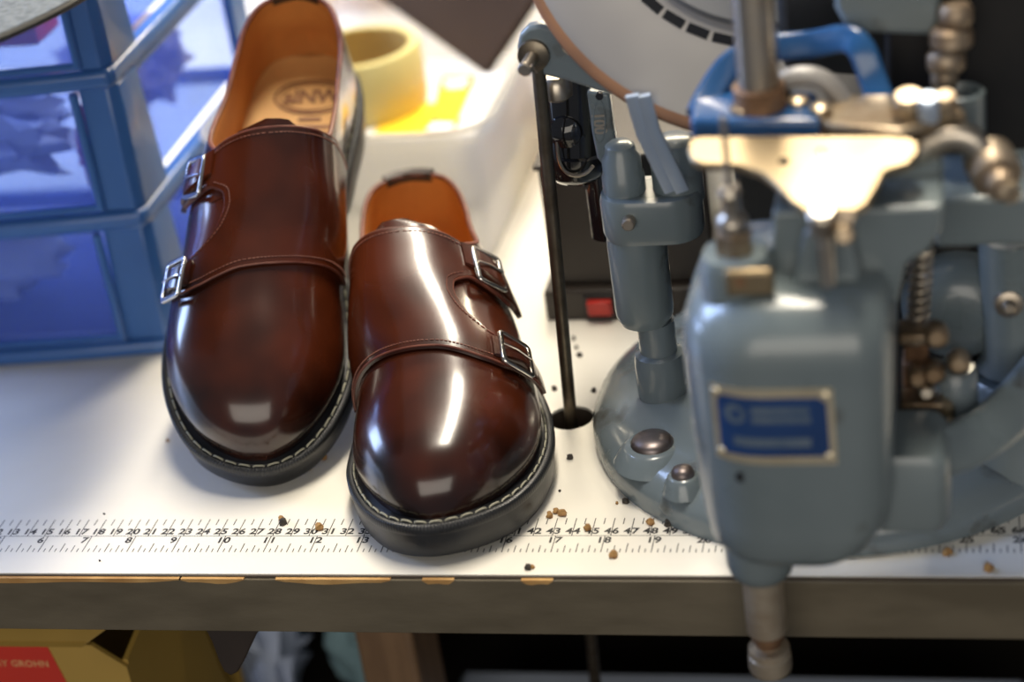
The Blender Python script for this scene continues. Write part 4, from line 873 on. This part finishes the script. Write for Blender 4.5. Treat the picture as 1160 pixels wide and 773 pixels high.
# wheel behind, facing the worker
wn = np.array([.06, -.80, .58]); wn /= np.linalg.norm(wn)
wc = at(872, -140, Y=17.0)
sc17 = np.linalg.norm(at(873, -140, Y=17.0) - wc); RW = 262 * sc17 * 1.06 + 1.1
P('wheel_rim', ring(wc, wn, [(-.6, RW - .8), (-.6, RW), (0.0, RW), (.12, RW - .2), (.12, RW - .5)], 96), M['belt'], angle=40)
P('wheel_disc', ring(wc, wn, [(-.9, 4.0), (-.9, RW - .8), (.10, RW - .45), (.32, RW - 1.0), (.45, RW - 3.8), (.45, 4.0)], 96), M['disc'], angle=30)
P('wheel_step', ring(wc, wn, [(.3, 3.6), (.3, RW - 5.2), (.9, RW - 5.4), (.9, RW - 8.4), (.5, RW - 8.6), (.5, 3.6)], 96), M['disc_grey'], angle=30)
u_, v_, w_ = frame_of(wn)
for k in range(40):                                             # slots round the disc
    a = 2 * math.pi * k / 40; d = u_ * math.cos(a) + v_ * math.sin(a); e = -u_ * math.sin(a) + v_ * math.cos(a)
    c = wc + d * (RW - 4.5) + wn * .46; q = [c - d * .24 - e * .55, c + d * .24 - e * .55, c + d * .24 + e * .55, c - d * .24 + e * .55]
    p2 = P('wheel_slot', prism(q, wn * .015), M['gloss_black'])
P('wheel_hub', lathe(wc, wn, [(-3, 5.0), (.3, 5.0), (1.2, 4.6), (2.6, 3.0), (3.4, 2.8)], 40), M['dark_iron'], angle=40)
P('wheel_axle', cyl(wc - wn * 12, wc - wn * .5, 2.0, n=24), M['dark_iron'])
P('wheel_bearing', join(box(wc[0] - 4, wc[0] + 4, 24, 34, 2, wc[2] - 6)), M['dark_iron'], bevel=.5)
P('bearing_foot', box(50.2, wc[0] + 6, 22, 36, 0, 2.2), M['dark_iron'], bevel=.3)

# pull lever, rod through the bench, black spool and its link
lo = [(588, 40), (597, 31), (612, 28), (650, 40), (672, 46), (690, 70), (716, 96), (722, 112), (690, 108), (640, 92), (606, 84), (592, 72), (585, 55)]
YL = 13.0
P('pull_lever', poly(lo, YL, .9), M['paint_worn'], bevel=.2)
P('lever_pin_washer', lathe(at(605, 62, Y=YL), (0, -1, 0), [(-.2, .85), (.25, .8), (.35, .55)], 20), M['rod'], angle=40)
P('lever_pin', cyl(at(605, 62, Y=YL), at(605, 62, Y=YL) + (-.2, -1.7, -.15), .36, n=14, ch=.06), M['steel'])
P('split_pin', tube([at(597, 78, Y=YL - 1.5), at(603, 74, Y=YL - 1.6), at(608, 82, Y=YL - 1.5)], .06, 6), M['steel'])
tp = at(610, 76, Y=YL + .2); dr = np.array([HX, HY, 0]) - tp
P('pull_rod', cyl(tp, tp + dr * (1 + 30 / abs(dr[2])), .36, n=16), M['rod'])
P('lever_boss', lathe(at(655, 40, Y=YL + 1), (0, -1, 0), [(-.5, .9), (.9, .9), (1.1, .6)], 20), M['steel'], angle=40)
lk = [(664, 104), (690, 106), (694, 140), (700, 172), (702, 186), (684, 190), (676, 180), (670, 150)]
P('link', poly(lk, YL + 1.6, .7), M['paint_worn'], bevel=.15)
oc = [at(680 + 7 * math.cos(a) - 1, 138 + 24 * math.sin(a), Y=YL + 1.58) for a in np.linspace(0, 2 * math.pi, 24, endpoint=False)]
P('link_cartouche', tube(oc, .05, 5, closed=True), M['paint_worn'])
tg = text_geo('001', .85); tc = at(680, 140, Y=YL + 1.55)
P('link_number', ([np.array([tc[0] - v[1] * .2 + v[1] * 0, YL + 1.57, tc[2]]) + np.array([-v[1] * .95, 0, v[0] * .95]) * 1.0 for v in tg[0]], tg[1]), M['steel'], smooth=False)
c = at(679, 109, Y=YL + 1.55); P('link_hole', lathe(c, (0, -1, 0), [(-.2, .2), (.06, .2)], 12), M['gloss_black'])
s0, s1 = at(650, 92, Y=YL + 5), at(652, 186, Y=YL + 5)
P('spool', lathe(s1, s0 - s1, [(-.9, .5), (-.7, 1.3), (-.2, 1.75), (.6, 1.9), (1.0, 1.95), (1.1, 1.75), (3.0, 1.7), (5.4, 1.7), (6.4, 1.5)], 36), M['gloss_black'], angle=40)
P('spool_guard', tube(smooth_path([at(x, y, Y=YL + 3) for x, y in ((631, 160), (633, 180), (640, 194), (652, 199), (664, 196), (672, 188))], 5), .1, 8), M['steel'])
P('spool_screw', lathe(at(640, 150, Y=YL + 3.2), (0, -1, .1), [(-.2, .9), (.1, .85), (.3, .5), (.4, .1)], 20), M['gloss_black'])
P('spool_post', cyl((44.5, 19.5, 9), (44.5, 19.5, 16), 1.0, n=20), M['gloss_black'])
P('spool_bracket', box(43.5, 49, 18.8, 20.4, 12, 14), M['dark_iron'], bevel=.2)
P('glass_knob', lathe(at(630, 98, Y=YL + 2), (0, 0, 1), [(-.7, .5), (-.5, .8), (.3, .85), (.6, .6)], 20), M['steel'], angle=50)

# black motor casing on the bench behind the machine
mo = thing('motor_casing', (80, 40, 0), label='black motor casing standing behind the right side of the machine', cat='motor')
obj('casing', loft([rrect(84, 36, 40, 22, 4, 0), rrect(84, 36, 40, 22, 4, 34), rrect(84, 36, 36, 18, 4, 36)]), M['dark_iron'], mo, angle=50)
for k in range(6): obj('cooling_fin', box(66 + k * 6, 67 + k * 6, 24.2, 25.2, 6, 30), M['dark_iron'], mo, bevel=.1)
